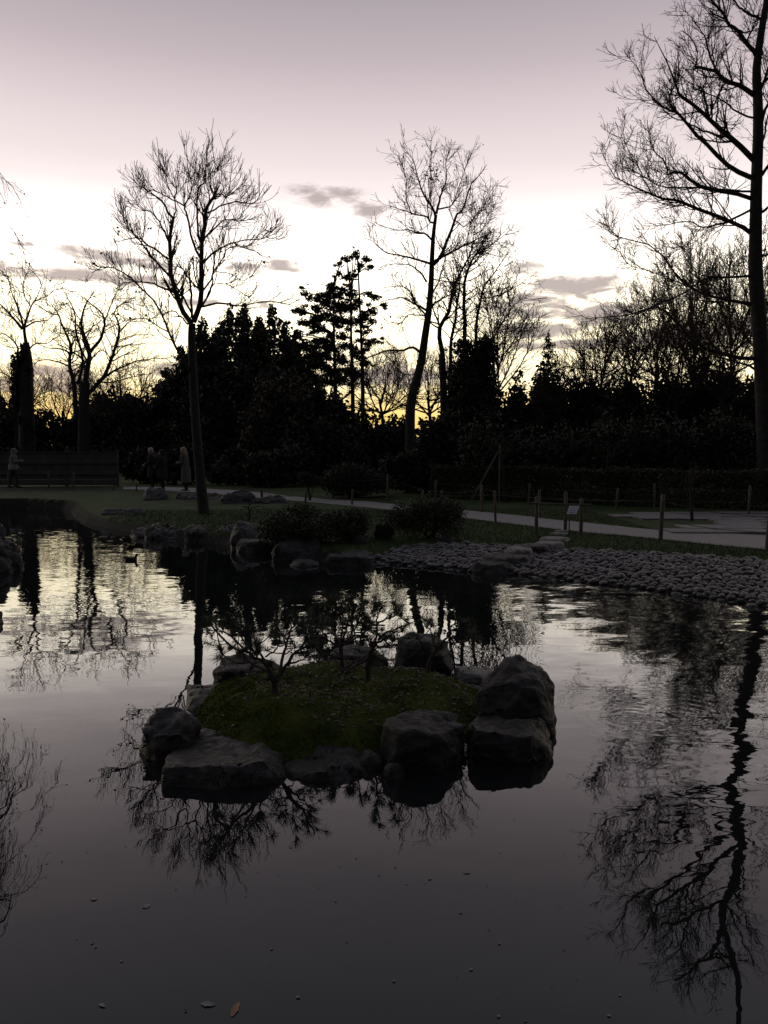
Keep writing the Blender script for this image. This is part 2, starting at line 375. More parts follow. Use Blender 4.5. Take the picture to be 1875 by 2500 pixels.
def spawn(rng, P, Rr, per_m=None, nper=None, tmin=.2, tmax=1.0, ang=(45, 12), lr=None, labs=None, k=5, up=.1, wob=.12, rr=.55, rmin=.004, taper=.75, droop=0.0, maxn=None):
    n, kk, _ = P.shape
    seg = np.linalg.norm(np.diff(P, axis=1), axis=2); L = seg.sum(1)
    cnt = rng.poisson(np.maximum(L * per_m, .0)) if per_m is not None else rng.poisson(nper, n)
    idx = np.repeat(np.arange(n), cnt)
    if maxn and len(idx) > maxn: idx = rng.choice(idx, maxn, replace=False)
    m = len(idx)
    if m == 0: return np.zeros((0, k, 3)), np.zeros((0, k))
    t = rng.uniform(tmin, tmax, m); x = t * (kk - 1); i = np.minimum(x.astype(int), kk - 2); f = (x - i)[:, None]
    p = P[idx, i] * (1 - f) + P[idx, i + 1] * f
    d = P[idx, i + 1] - P[idx, i]; d /= np.linalg.norm(d, axis=1, keepdims=True) + 1e-9
    q = rng.normal(size=(m, 3)); q -= d * (q * d).sum(1, keepdims=True); q /= np.linalg.norm(q, axis=1, keepdims=True) + 1e-9
    a = np.radians(np.clip(rng.normal(ang[0], ang[1], m), 10, 110))[:, None]
    d = np.cos(a) * d + np.sin(a) * q
    ln = (labs * (1.12 - .62 * t ** 1.5) if labs is not None else lr * L[idx] * (1 - .55 * t)) * rng.uniform(.55, 1.3, m)
    r0 = np.maximum((Rr[idx, i] * (1 - f[:, 0]) + Rr[idx, i + 1] * f[:, 0]) * rr, rmin)
    out = np.empty((m, k, 3)); out[:, 0] = p
    z = np.array([0, 0, 1.0])
    for j in range(1, k):
        d = d + rng.normal(size=(m, 3)) * wob + z * (up - droop * j)
        d /= np.linalg.norm(d, axis=1, keepdims=True)
        p = p + d * (ln / (k - 1))[:, None]; out[:, j] = p
    s = np.linspace(0, 1, k)[None]
    R2 = np.maximum(r0[:, None] * (1 - taper * s), rmin * .75)
    return out, R2
def leaves(rng, C, size, aspect=.5, jitter=.35):
    """C (n,3) -> diamond leaves with random orientation"""
    n = len(C)
    a = rng.normal(size=(n, 3)); a /= np.linalg.norm(a, axis=1, keepdims=True)
    b = rng.normal(size=(n, 3)); b -= a * (a * b).sum(1, keepdims=True); b /= np.linalg.norm(b, axis=1, keepdims=True)
    s = size * rng.uniform(1 - jitter, 1 + jitter, n)[:, None]
    V = np.stack([C - a * s * .5, C + b * s * aspect * .5 - a * s * .05, C + a * s * .5, C - b * s * aspect * .5 - a * s * .05], 1).reshape(-1, 3)
    return V, [np.arange(n * 4).reshape(n, 4)]
def lobe_points(rng, lobes, n, inner=.45):
    c = np.array([l[0] for l in lobes], float); r = np.array([l[1] for l in lobes], float)
    w = (r[:, 0] * r[:, 2] + r[:, 1] * r[:, 2]); w /= w.sum()
    i = rng.choice(len(lobes), n, p=w)
    d = rng.normal(size=(n, 3)); d /= np.linalg.norm(d, axis=1, keepdims=True)
    rad = inner + (1 - inner) * rng.random(n) ** .7
    rad *= 1 + .16 * np.sin(d[:, 0] * 7 + i) * np.sin(d[:, 2] * 6 + 2 * i) + rng.normal(0, .06, n)
    return c[i] + d * r[i] * rad[:, None]

# ------------------------------------------------------------------ terrain
pond_px = [(-330, 1243), (-60, 1242), (60, 1242), (150, 1245), (174, 1250), (181, 1262), (205, 1275), (262, 1289), (330, 1300), (420, 1316), (540, 1328), (640, 1346),
           (740, 1366), (830, 1374), (915, 1374), (1000, 1381), (1080, 1388), (1150, 1396), (1250, 1402), (1330, 1410), (1400, 1419), (1500, 1431), (1600, 1443), (1720, 1459), (1800, 1471), (1875, 1484), (2050, 1516)]
pond = [tuple(on_z(x, y)[:2]) for x, y in pond_px]
pond += [(8.2, 6.5), (8.6, 3.5), (7.5, 1.2), (4, .7), (0, .75), (-4, .6), (-7.6, 2.0), (-8.8, 6), (-7.9, 11), (-7.75, 14), (-8.6, 17), (-11.5, 20), (-14.8, 23)]
PONDA = np.array(pond)
def pond_sd(x, y):
    """signed distance to the pond outline, positive outside"""
    x = np.asarray(x, float); y = np.asarray(y, float)
    d = np.full(x.shape, 1e9); ins = np.zeros(x.shape, bool)
    for i in range(len(PONDA)):
        a, b = PONDA[i], PONDA[(i + 1) % len(PONDA)]
        ex, ey = b - a; t = np.clip(((x - a[0]) * ex + (y - a[1]) * ey) / (ex * ex + ey * ey), 0, 1)
        d = np.minimum(d, np.hypot(x - a[0] - t * ex, y - a[1] - t * ey))
        c = ((a[1] > y) != (b[1] > y)) & (x < (b[0] - a[0]) * (y - a[1]) / (b[1] - a[1] + 1e-12) + a[0])
        ins ^= c
    return np.where(ins, -d, d)
def sstep(v, a, b):
    t = np.clip((v - a) / (b - a), 0, 1); return t * t * (3 - 2 * t)
def ground_z(x, y):
    x = np.asarray(x, float); y = np.asarray(y, float)
    d = pond_sd(x, y)
    w = .22 + 2.3 * sstep(x, -.9, .4) * (1 - sstep(y, 16.5, 19)) * sstep(y, 4, 6)
    top = .20 + .25 * sstep(y, 21, 34)
    z = top * np.clip(d / w, 0, 1) ** .8
    z = z + np.where(d > w, .025 * np.sin(x * .9 + 1) * np.sin(y * .7) * sstep(d, w, w + 1.5), 0)
    return np.where(d < 0, -np.minimum(.55, .04 - d * np.where(w > .5, .22, .8)), z)
def gz(x, y): return float(ground_z(np.array([x]), np.array([y]))[0])
def on_ground(px, py):
    p = on_z(px, py, .24)
    for _ in range(6): p = on_z(px, py, gz(p.x, p.y))
    return p
def axis(lo, hi, step, far, grow=1.35):
    mid = list(np.arange(lo, hi + 1e-6, step)); a, s = [], step
    v = hi
    while v < far: s *= grow; v += s; a.append(v)
    b, s, v = [], step, lo
    while v > -far: s *= grow; v -= s; b.append(v)
    return np.array(b[::-1] + mid + a)
gx = axis(-16, 13, .14, 2500); gy = axis(-1.5, 34, .14, 2500)
GX, GY = np.meshgrid(gx, gy)
GZ = ground_z(GX, GY)
n_x, n_y = len(gx), len(gy)
idx = np.arange(n_x * n_y).reshape(n_y, n_x)
q = np.stack([idx[:-1, :-1], idx[:-1, 1:], idx[1:, 1:], idx[1:, :-1]], -1)
zq = (GZ[:-1, :-1] + GZ[1:, 1:]) / 2
lawn_q = q[zq > -.02].reshape(-1, 4); floor_q = q[zq <= -.02].reshape(-1, 4)
V = np.stack([GX, GY, GZ], -1).reshape(-1, 3)
def subset(name, V, Q, mat):
    u, inv = np.unique(Q.ravel(), return_inverse=True)
    return np_obj(name, V[u], [inv.reshape(-1, 4)], mat)
cen_ = V[lawn_q].mean(1); isb = (pond_sd(cen_[:, 0], cen_[:, 1]) < .20) & ((cen_[:, 0] < -.2) | (cen_[:, 1] < 5))
tag(subset('bank', V, lawn_q[isb], M['soil']), kind='structure', label='steep dark earth bank at the edge of the pond'); lawn_q = lawn_q[~isb]
tag(subset('lawn', V, lawn_q, M['grass']), kind='structure', label='short dark lawn sloping round the pond')
tag(subset('pond_floor', V, floor_q, M['pond_floor']), kind='structure')
# water sheet follows the pond outline (a little past it, under the banks)
bm = bmesh.new()
vs = [bm.verts.new((x, y, 0)) for x, y in [(-22, -.5), (14, -.5), (14, 30), (-22, 30)]]
bm.faces.new(vs)
tag(bm_obj('water', bm, M['water']), kind='structure', label='still dark pond water mirroring trees and evening sky')

def drape(name, poly, mat, lift, res=.35):
    bm = bmesh.new(); f = bm.faces.new([bm.verts.new((x, y, 0)) for x, y in poly])
    bmesh.ops.triangulate(bm, faces=bm.faces[:])
    for _ in range(7):
        es = [e for e in bm.edges if e.calc_length() > res]
        if not es: break
        bmesh.ops.subdivide_edges(bm, edges=es, cuts=1); bmesh.ops.triangulate(bm, faces=bm.faces[:])
    co = np.array([v.co for v in bm.verts]); z = ground_z(co[:, 0], co[:, 1]) + lift
    for v, zz in zip(bm.verts, z): v.co.z = zz
    for f in bm.faces:
        if f.normal.z < 0: f.normal_flip()
    return bm_obj(name, bm, mat, smooth=True)
G2 = lambda L: [tuple(on_ground(x, y)[:2]) for x, y in L]
# gravel path
low = [(2300, 1392), (1875, 1343), (1640, 1321), (1430, 1301), (1300, 1286), (1150, 1268), (1050, 1256), (930, 1243), (800, 1231), (690, 1221), (560, 1210), (490, 1203), (400, 1199), (300, 1195)]
upp = [(300, 1189), (400, 1190), (490, 1193), (560, 1197), (690, 1211), (800, 1219), (930, 1229), (1050, 1239), (1150, 1248), (1300, 1263), (1430, 1277), (1560, 1291), (1640, 1299), (1875, 1308), (2300, 1330)]
def worn(L, amp, seed):
    r_ = random.Random(seed); out = []
    for (x0, y0), (x1, y1) in zip(L, L[1:]):
        k_ = max(1, int(math.hypot(x1 - x0, y1 - y0) / .22))
        for j_ in range(k_): out.append((x0 + (x1 - x0) * j_ / k_ + r_.uniform(-amp, amp) * .3, y0 + (y1 - y0) * j_ / k_ + r_.uniform(-amp, amp)))
    return out + [L[-1]]
path = drape('path', worn(G2(low), .07, 1) + worn(G2(upp), .07, 2), M['gravel'], .015)
tag(path, 'pale gravel path crossing the lawn beyond the pond', kind='structure')
far_path = drape('path', [(-24, 31.2), (-10.5, 33.0), (-10.5, 35.5), (-24, 35.2)], M['soil'], .012)
tag(far_path, 'dark earth path in front of the wooden fence', kind='structure')

# pavement of rectangular slabs with a stepped edge
PS = 1.075
rows = [(16.35 * PS + .85 * j_, x_ * PS) for j_, x_ in enumerate((5.95, 6.55, 7.75, 7.95, 6.35, 5.95, 6.75))]
pav = drape('pavement', [(6.2 * PS, 16.4 * PS), (15.5, 16.4 * PS), (15.5, 23.4), (7.2 * PS, 23.4), (6.9 * PS, 21.1), (8.1 * PS, 21.0), (8.1 * PS, 19.4), (6.8 * PS, 19.1)], M['mortar'], .012)
tag(pav, 'paved area of rectangular slabs in front of the hedge', kind='structure')
slab_meshes = []
for k in range(4):
    bm = bmesh.new(); box_bm(bm, Vector((0, 0, 0)), (1.18, .835, .05), 0, .008)
    me = bpy.data.meshes.new('paving_slab'); bm.to_mesh(me); bm.free(); me.materials.append(M['slab']); slab_meshes.append(me)
for r_, (y0, x0) in enumerate(rows):
    x = x0
    while x < 14.5:
        o = bpy.data.objects.new('paving_slab', slab_meshes[random.randrange(4)]); link(o, pav)
        o.location = (x + .6, y0 + .425, gz(x + .6, y0 + .425) + .012 + random.uniform(0, .006)); o.rotation_euler = (random.uniform(-.006, .006), random.uniform(-.006, .006), random.uniform(-.004, .004))
        x += 1.2 if not (r_ % 2 and x == x0) else .9
    if r_ == 0: pass

# ------------------------------------------------------------------ rocks
def hull_rock(name, pts, label, mat='rock', res=.06, amp=.03, seed=0, cat='rock', group=None, sc=2.2, soft=1, parent=None, cuts=8):
    bm = bmesh.new()
    for p in pts: bm.verts.new(p)
    h = bmesh.ops.convex_hull(bm, input=bm.verts[:])
    bmesh.ops.delete(bm, geom=[v for v in set(h['geom_interior']) if isinstance(v, bmesh.types.BMVert)], context='VERTS')
    loose = [v for v in bm.verts if not v.link_faces]
    bmesh.ops.delete(bm, geom=loose, context='VERTS')
    rc = random.Random(seed * 31 + 5)
    for _ in range(cuts):
        nv = Vector((rc.gauss(0, 1), rc.gauss(0, 1), rc.gauss(.35, .6))).normalized()
        ds = [v.co.dot(nv) for v in bm.verts]; hi_, lo_ = max(ds), min(ds); d_ = hi_ - (hi_ - lo_) * rc.uniform(.02, .085)
        bmesh.ops.bisect_plane(bm, geom=bm.verts[:] + bm.edges[:] + bm.faces[:], plane_co=nv * d_, plane_no=nv, clear_outer=True)
        co_ = [v.co.copy() for v in bm.verts]; bm.clear()
        for c_ in co_: bm.verts.new(c_)
        bmesh.ops.remove_doubles(bm, verts=bm.verts[:], dist=res * .2)
        h = bmesh.ops.convex_hull(bm, input=bm.verts[:])
        bmesh.ops.delete(bm, geom=[v for v in bm.verts if not v.link_faces], context='VERTS')
    bmesh.ops.recalc_face_normals(bm, faces=bm.faces[:])
    for _ in range(8):
        es = [e for e in bm.edges if e.calc_length() > res]
        if not es or len(bm.verts) > 14000: break
        bmesh.ops.subdivide_edges(bm, edges=es, cuts=1); bmesh.ops.triangulate(bm, faces=[f for f in bm.faces if len(f.verts) > 3])
    for _ in range(soft): bmesh.ops.smooth_vert(bm, verts=bm.verts[:], factor=.5, use_axis_x=True, use_axis_y=True, use_axis_z=True)
    bm.normal_update()
    o3 = Vector((seed * 7.31, seed * 3.7, seed * 1.9))
    size = max(1e-3, res * 12)
    mv = []
    for v in bm.verts:
        p = v.co * sc + o3
        d = noise.fractal(p, 1.0, 2.1, 4) * .8 + (abs(noise.noise(p * 2.3)) - .25) * 1.1 + (abs(noise.noise(p * 5.1)) - .25) * .55 + noise.noise(p * 11) * .16
        mv.append(v.co + v.normal * d * amp * 1.35)
    for v, c in zip(bm.verts, mv): v.co = c
    xs = [v.co for v in bm.verts]
    cx = sum(c.x for c in xs) / len(xs); cy = sum(c.y for c in xs) / len(xs); zb = min(c.z for c in xs)
    o = bm_obj(name, bm, M[mat], parent, (cx, cy, zb) if parent is None else None, smooth=True)
    if parent is None: tag(o, label, cat, group)
    return o
def px_rock(name, outline, wl, label, depth=.5, back=.75, zbot=None, **kw):
    """outline: (px,py,dY) seen points, dY metres behind the front waterline; wl: (px_left, px_right, py) at the base, front"""
    base = 0.0 if zbot is None else zbot
    pf = on_z((wl[0] + wl[1]) / 2, wl[2], base); Yf = pf.y
    pts = [at(a, b, Yf + d) for a, b, d in outline]
    L = on_z(wl[0], wl[2], base); Rr = on_z(wl[1], wl[2], base)
    zb = base - .25
    w = Rr.x - L.x
    for P_ in (L, Rr): pts.append(Vector((P_.x, Yf + (.12 * depth), base))); pts.append(Vector((P_.x, Yf + .15 * depth, zb)))
    pts.append(Vector(((L.x + Rr.x) / 2, Yf, base))); pts.append(Vector(((L.x + Rr.x) / 2, Yf + .02, zb)))
    for f in (.15, .85):
        bx_ = at(wl[0] + (wl[1] - wl[0]) * f, wl[2], Yf + depth).x
        pts.append(Vector((bx_, Yf + depth, base))); pts.append(Vector((bx_, Yf + depth, zb)))
        zt = max(p.z for p in pts[:len(outline)])
        pts.append(Vector((bx_, Yf + depth * .9, base + (zt - base) * back * .75)))
    return hull_rock(name, pts, label, **kw)

gi = 'rocks ringing the small pine island'
# island rocks: outlines as seen, each at its own distance
px_rock('rock', [(343, 1775, .12), (352, 1752, .2), (385, 1726, .3), (402, 1738, .3), (420, 1742, .3), (446, 1729, .35), (480, 1740, .4), (489, 1775, .3), (350, 1800, .02), (440, 1790, .05), (482, 1800, .2)],
        (352, 478, 1858), 'lumpy twin-topped grey rock at the left tip of the pine island', .55, res=.026, amp=.035, seed=1, group=gi, mat='rock')
px_rock('rock', [(400, 1886, .04), (410, 1868, .2), (455, 1815, .5), (530, 1778, .8), (565, 1775, .85), (590, 1778, .85), (652, 1786, .85), (672, 1808, .7), (684, 1836, .45), (642, 1856, .12), (560, 1878, .03), (440, 1884, .0), (684, 1890, .3)],
        (398, 690, 1928), 'large flat-topped grey slab rock at the front left of the pine island', .95, res=.026, amp=.022, seed=2, group=gi, mat='rock', soft=1)
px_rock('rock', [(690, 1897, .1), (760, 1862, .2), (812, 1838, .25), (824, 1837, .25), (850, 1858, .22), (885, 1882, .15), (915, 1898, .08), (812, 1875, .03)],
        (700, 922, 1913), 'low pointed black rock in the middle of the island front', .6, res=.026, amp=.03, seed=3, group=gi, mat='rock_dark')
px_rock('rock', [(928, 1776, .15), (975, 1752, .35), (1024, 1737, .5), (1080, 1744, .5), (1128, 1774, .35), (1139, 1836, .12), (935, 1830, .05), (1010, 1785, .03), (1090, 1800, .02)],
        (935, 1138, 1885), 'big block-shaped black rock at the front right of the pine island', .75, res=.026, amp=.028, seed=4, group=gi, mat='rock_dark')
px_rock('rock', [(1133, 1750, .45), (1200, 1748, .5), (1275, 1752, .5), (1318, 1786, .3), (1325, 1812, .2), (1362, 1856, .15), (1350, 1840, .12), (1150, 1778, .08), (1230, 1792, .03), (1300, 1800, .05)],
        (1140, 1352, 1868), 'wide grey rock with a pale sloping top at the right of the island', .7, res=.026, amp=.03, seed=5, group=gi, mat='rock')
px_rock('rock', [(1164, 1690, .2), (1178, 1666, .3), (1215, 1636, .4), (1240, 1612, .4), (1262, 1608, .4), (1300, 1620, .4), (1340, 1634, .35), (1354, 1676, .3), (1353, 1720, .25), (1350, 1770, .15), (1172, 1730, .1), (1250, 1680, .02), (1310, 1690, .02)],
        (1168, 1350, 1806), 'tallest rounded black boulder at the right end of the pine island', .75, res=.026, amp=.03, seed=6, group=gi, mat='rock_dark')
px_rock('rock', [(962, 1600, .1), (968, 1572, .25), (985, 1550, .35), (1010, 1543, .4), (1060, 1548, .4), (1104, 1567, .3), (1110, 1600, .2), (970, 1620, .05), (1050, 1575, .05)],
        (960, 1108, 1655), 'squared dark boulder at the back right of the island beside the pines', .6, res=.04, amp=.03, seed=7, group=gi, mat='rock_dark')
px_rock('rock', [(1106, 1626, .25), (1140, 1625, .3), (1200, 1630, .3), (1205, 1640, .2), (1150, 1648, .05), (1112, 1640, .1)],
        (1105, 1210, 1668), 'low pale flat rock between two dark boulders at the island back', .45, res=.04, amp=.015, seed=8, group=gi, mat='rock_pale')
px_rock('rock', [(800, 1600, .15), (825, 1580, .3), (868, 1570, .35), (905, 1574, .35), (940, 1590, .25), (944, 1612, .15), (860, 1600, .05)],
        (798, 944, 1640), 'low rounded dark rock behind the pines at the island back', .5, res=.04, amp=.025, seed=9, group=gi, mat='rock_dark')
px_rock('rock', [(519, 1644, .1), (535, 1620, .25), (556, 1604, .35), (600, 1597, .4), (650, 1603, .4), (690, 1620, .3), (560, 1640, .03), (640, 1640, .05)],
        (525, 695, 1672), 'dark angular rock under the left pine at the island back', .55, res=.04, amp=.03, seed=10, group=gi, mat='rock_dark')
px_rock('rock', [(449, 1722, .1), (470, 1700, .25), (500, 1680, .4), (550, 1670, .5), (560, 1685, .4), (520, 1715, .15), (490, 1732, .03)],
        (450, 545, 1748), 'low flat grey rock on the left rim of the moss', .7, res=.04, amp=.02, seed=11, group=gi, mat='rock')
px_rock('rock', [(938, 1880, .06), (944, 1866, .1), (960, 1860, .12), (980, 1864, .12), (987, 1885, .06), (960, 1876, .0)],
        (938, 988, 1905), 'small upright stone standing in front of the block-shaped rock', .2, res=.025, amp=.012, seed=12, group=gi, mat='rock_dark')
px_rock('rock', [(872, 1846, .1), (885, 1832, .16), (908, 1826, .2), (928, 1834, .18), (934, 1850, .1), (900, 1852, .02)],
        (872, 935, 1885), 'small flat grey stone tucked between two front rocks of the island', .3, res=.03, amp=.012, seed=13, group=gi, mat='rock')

# rocks on the far shore
gs = 'rocks along the far shore'
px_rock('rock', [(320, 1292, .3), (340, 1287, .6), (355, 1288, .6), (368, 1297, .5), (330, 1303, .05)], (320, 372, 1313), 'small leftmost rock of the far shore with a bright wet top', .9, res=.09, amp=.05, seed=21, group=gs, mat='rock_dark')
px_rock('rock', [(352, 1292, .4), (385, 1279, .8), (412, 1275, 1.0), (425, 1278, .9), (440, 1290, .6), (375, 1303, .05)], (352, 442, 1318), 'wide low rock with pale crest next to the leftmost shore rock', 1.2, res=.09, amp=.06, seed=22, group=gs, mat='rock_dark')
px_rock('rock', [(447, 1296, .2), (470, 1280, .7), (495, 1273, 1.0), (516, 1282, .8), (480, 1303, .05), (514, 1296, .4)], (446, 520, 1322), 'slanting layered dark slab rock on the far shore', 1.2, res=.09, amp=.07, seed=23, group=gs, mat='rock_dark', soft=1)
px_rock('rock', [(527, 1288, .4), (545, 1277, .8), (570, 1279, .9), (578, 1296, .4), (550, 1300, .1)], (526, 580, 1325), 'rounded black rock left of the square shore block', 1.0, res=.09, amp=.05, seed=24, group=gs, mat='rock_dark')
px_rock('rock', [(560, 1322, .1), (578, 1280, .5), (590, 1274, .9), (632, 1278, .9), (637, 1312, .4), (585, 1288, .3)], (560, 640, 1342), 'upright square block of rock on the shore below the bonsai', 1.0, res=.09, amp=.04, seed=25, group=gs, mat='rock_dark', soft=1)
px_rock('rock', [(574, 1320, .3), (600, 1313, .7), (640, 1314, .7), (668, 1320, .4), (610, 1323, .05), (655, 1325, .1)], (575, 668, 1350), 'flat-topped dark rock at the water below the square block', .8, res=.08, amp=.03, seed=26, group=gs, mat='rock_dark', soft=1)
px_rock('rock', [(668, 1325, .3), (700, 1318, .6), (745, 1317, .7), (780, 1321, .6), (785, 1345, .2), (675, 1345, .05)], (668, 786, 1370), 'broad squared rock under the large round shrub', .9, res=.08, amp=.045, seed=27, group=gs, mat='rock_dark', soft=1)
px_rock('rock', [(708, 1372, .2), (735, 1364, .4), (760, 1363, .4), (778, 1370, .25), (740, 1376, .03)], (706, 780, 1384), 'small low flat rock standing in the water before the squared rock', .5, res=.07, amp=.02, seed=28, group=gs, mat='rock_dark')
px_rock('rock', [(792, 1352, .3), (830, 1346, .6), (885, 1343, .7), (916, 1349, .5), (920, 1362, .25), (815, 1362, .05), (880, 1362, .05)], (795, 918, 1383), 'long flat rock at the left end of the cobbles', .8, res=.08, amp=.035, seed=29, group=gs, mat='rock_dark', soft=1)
def land_rock(outline, px0, px1, py, label, depth, **kw):
    p = on_ground((px0 + px1) / 2, py)
    return px_rock('rock', outline, (px0, px1, py), label, depth, zbot=gz(p.x, p.y) - .02, **kw)
gl_ = 'rocks lying on the lawn'
land_rock([(860, 1310, .2), (875, 1303, .3), (890, 1310, .2)], 855, 893, 1338, 'small rock half hidden by the large round shrub', .5, res=.08, amp=.03, seed=30, group=gl_, mat='rock_dark')
land_rock([(355, 1204, .5), (362, 1188, .9), (400, 1187, .9), (404, 1205, .6), (350, 1218, .1), (408, 1216, .3)], 345, 411, 1224, 'upright stump-shaped boulder on the lawn in front of the people', 1.4, res=.12, amp=.06, seed=31, group=gl_, mat='rock_dark', soft=1)
land_rock([(242, 1247, .3), (270, 1242, .6), (350, 1243, .6), (355, 1250, .3), (250, 1254, .05)], 242, 356, 1260, 'long low flat stone with a pale top on the lawn by the left bank', 1.0, res=.1, amp=.05, seed=32, group=gl_, mat='rock')
land_rock([(424, 1212, .3), (440, 1205, .7), (520, 1205, .8), (545, 1212, .5)], 422, 548, 1222, 'long low dark rock behind the bare tree trunk', 1.4, res=.12, amp=.07, seed=33, group=gl_, mat='rock_dark')
land_rock([(538, 1220, .2), (560, 1199, .8), (600, 1195, .9), (624, 1206, .6), (628, 1222, .3)], 536, 630, 1233, 'humped dark boulder right of the bare tree trunk', 1.3, res=.12, amp=.07, seed=34, group=gl_, mat='rock_dark')
land_rock([(625, 1219, .3), (650, 1210, .7), (690, 1212, .7), (700, 1225, .2)], 622, 704, 1232, 'low dark rock next to the humped boulder on the lawn', 1.1, res=.12, amp=.06, seed=35, group=gl_, mat='rock_dark')
land_rock([(1070, 1322, .1), (1085, 1307, .3), (1104, 1310, .3), (1110, 1326, .1)], 1066, 1112, 1333, 'small dark rock at the foot of the stemmy shrub by the cobbles', .5, res=.06, amp=.03, seed=36, group=gl_, mat='rock_dark')
# left edge
px_rock('rock', [(-140, 1300, .8), (-60, 1275, 1.2), (0, 1288, 1.1), (25, 1318, .8), (52, 1350, .5), (48, 1370, .3), (-40, 1345, .1)], (-150, 50, 1398), 'massive dark boulder jutting in at the left bank', 2.0, res=.1, amp=.09, seed=41, mat='rock_dark')
px_rock('rock', [(-60, 1352, .4), (0, 1343, .5), (24, 1362, .3), (30, 1366, .3), (-20, 1370, .05)], (-70, 26, 1400), 'smaller grey slab leaning on the massive left boulder', .6, res=.07, amp=.04, seed=42, mat='rock')
px_rock('rock', [(-60, 1500, .1), (-20, 1485, .25), (6, 1490, .25), (11, 1510, .15), (-10, 1508, .02)], (-70, 10, 1528), 'dark rock tip just showing at the left edge of the water', .5, res=.05, amp=.03, seed=43, mat='rock_dark')

# stepping stones from the pond to the path
gst = 'stepping stones from the path to the pond'
def stone(x0, x1, yt, yb, zt, th, label, seed, mat='rock_pale', amp=.02, dep=None):
    """flat rounded stone: x0..x1 px, top surface from yt (far rim) to yb (near rim) at height zt"""
    a = on_z((x0 + x1) / 2, yb, zt); Yn = a.y; Yb = on_z((x0 + x1) / 2, yt, zt).y
    if dep: Yb = Yn + dep
    L = at(x0, yb, (Yn + Yb) / 2).x; Rr = at(x1, yb, (Yn + Yb) / 2).x
    pts = []
    rs = random.Random(seed)
    for i in range(14):
        t = i / 14 * 2 * math.pi; k = rs.uniform(.9, 1.06)
        cx, cy = (L + Rr) / 2 + math.cos(t) * (Rr - L) / 2 * k, (Yn + Yb) / 2 + math.sin(t) * (Yb - Yn) / 2 * k
        pts += [Vector((cx * 1, cy, zt - th)), Vector((cx, cy, zt - th * .35)), Vector(((L + Rr) / 2 + (cx - (L + Rr) / 2) * .86, (Yn + Yb) / 2 + (cy - (Yn + Yb) / 2) * .86, zt - th * .06 + rs.uniform(-.012, .012)))]
    return hull_rock('stepping_stone', pts, label, mat=mat, res=.07, amp=amp, seed=seed, cat='stepping stone', group=gst, sc=3, cuts=2)
stone(1150, 1256, 1364, 1379, .165, .38, 'round fat boulder, first stepping stone standing in the water', 51, 'rock_dark', .03)
stone(1172, 1300, 1346, 1361, .22, .28, 'long dark stepping stone right behind the first boulder', 52, 'rock', .02)
stone(1228, 1302, 1332, 1342, .28, .18, 'narrow pale-topped stepping stone on the upper cobbles', 53, amp=.015)
stone(1266, 1343, 1326, 1334, .30, .18, 'dark stepping stone hidden behind the narrow pale one', 54, 'rock', .015)
stone(1302, 1382, 1319, 1328, .31, .14, 'wide grey stepping stone where cobbles meet grass', 55, amp=.012)
stone(1314, 1392, 1308, 1316, .30, .12, 'pale wet stepping stone in the grass', 56, amp=.01)
stone(1343, 1393, 1298, 1303, .26, .1, 'bright flat stepping stone just before the barrier', 57, amp=.008)
stone(1352, 1390, 1293, 1296, .25, .08, 'last thin bright stepping stone at the gravel edge', 58, amp=.006)

# ------------------------------------------------------------------ cobble beach
beach_up = [(905, 1352), (960, 1338), (1020, 1331), (1100, 1330), (1200, 1331), (1300, 1336), (1450, 1345), (1600, 1352), (1750, 1362), (1900, 1372), (2050, 1384)]
beach_lo = [(2050, 1530), (1900, 1496), (1800, 1477), (1720, 1464), (1600, 1448), (1500, 1436), (1400, 1424), (1250, 1407), (1150, 1401), (1000, 1386), (915, 1380)]
bpoly = G2(beach_up) + [tuple(on_z(x, y, -.02)[:2]) for x, y in beach_lo]
beach = drape('pebble_beach', bpoly, M['mortar'], .012, .25)
tag(beach, 'sloping beach of set cobbles running down into the pond', kind='structure')
BP = np.array(bpoly)
def inpoly(x, y, A):
    ins = np.zeros(x.shape, bool)
    for i in range(len(A)):
        a, b = A[i], A[(i + 1) % len(A)]
        ins ^= ((a[1] > y) != (b[1] > y)) & (x < (b[0] - a[0]) * (y - a[1]) / (b[1] - a[1] + 1e-12) + a[0])
    return ins
cob = []
for k in range(16):
    bm = bmesh.new(); bmesh.ops.create_icosphere(bm, subdivisions=2, radius=1)
    rs = random.Random(k + 90); e = rs.uniform(.62, .95); hh = rs.uniform(.40, .60)
    for v in bm.verts:
        d = 1 + .12 * noise.noise(v.co * 1.3 + Vector((k * 3.1, 0, 0)))
        v.co = Vector((v.co.x * d, v.co.y * e * d, v.co.z * hh * d))
    me = bpy.data.meshes.new('cobble'); bm.to_mesh(me); bm.free()
    me.materials.append(M[['cobble', 'cobble', 'cobble_dark', 'cobble_warm'][k % 4]]); me.polygons.foreach_set('use_smooth', np.ones(len(me.polygons), bool)); cob.append(me)
# poisson-like packing
cell = .148
xs = np.arange(BP[:, 0].min(), 9.5, cell); ys = np.arange(BP[:, 1].min(), BP[:, 1].max(), cell * .80)
px_, py_ = [], []
for j, y in enumerate(ys):
    for x in xs:
        px_.append(x + (cell / 2 if j % 2 else 0) + random.uniform(-.034, .034)); py_.append(y + random.uniform(-.028, .028))
px_ = np.array(px_); py_ = np.array(py_); keep = inpoly(px_, py_, BP); px_, py_ = px_[keep], py_[keep]
pz_ = ground_z(px_, py_) + .012
order = np.argsort(px_ ** 2 + py_ ** 2)
def in_view(x, y): return abs(x) < y * .486
seen = [i for i in order if in_view(px_[i], py_[i])]; rest = [i for i in order if not in_view(px_[i], py_[i])]
CV, CF, coff = [], [], 0
tv = [np.array([v.co for v in m.vertices]) for m in cob]; tf = [np.array([p.vertices[:] for p in m.polygons]) for m in cob]
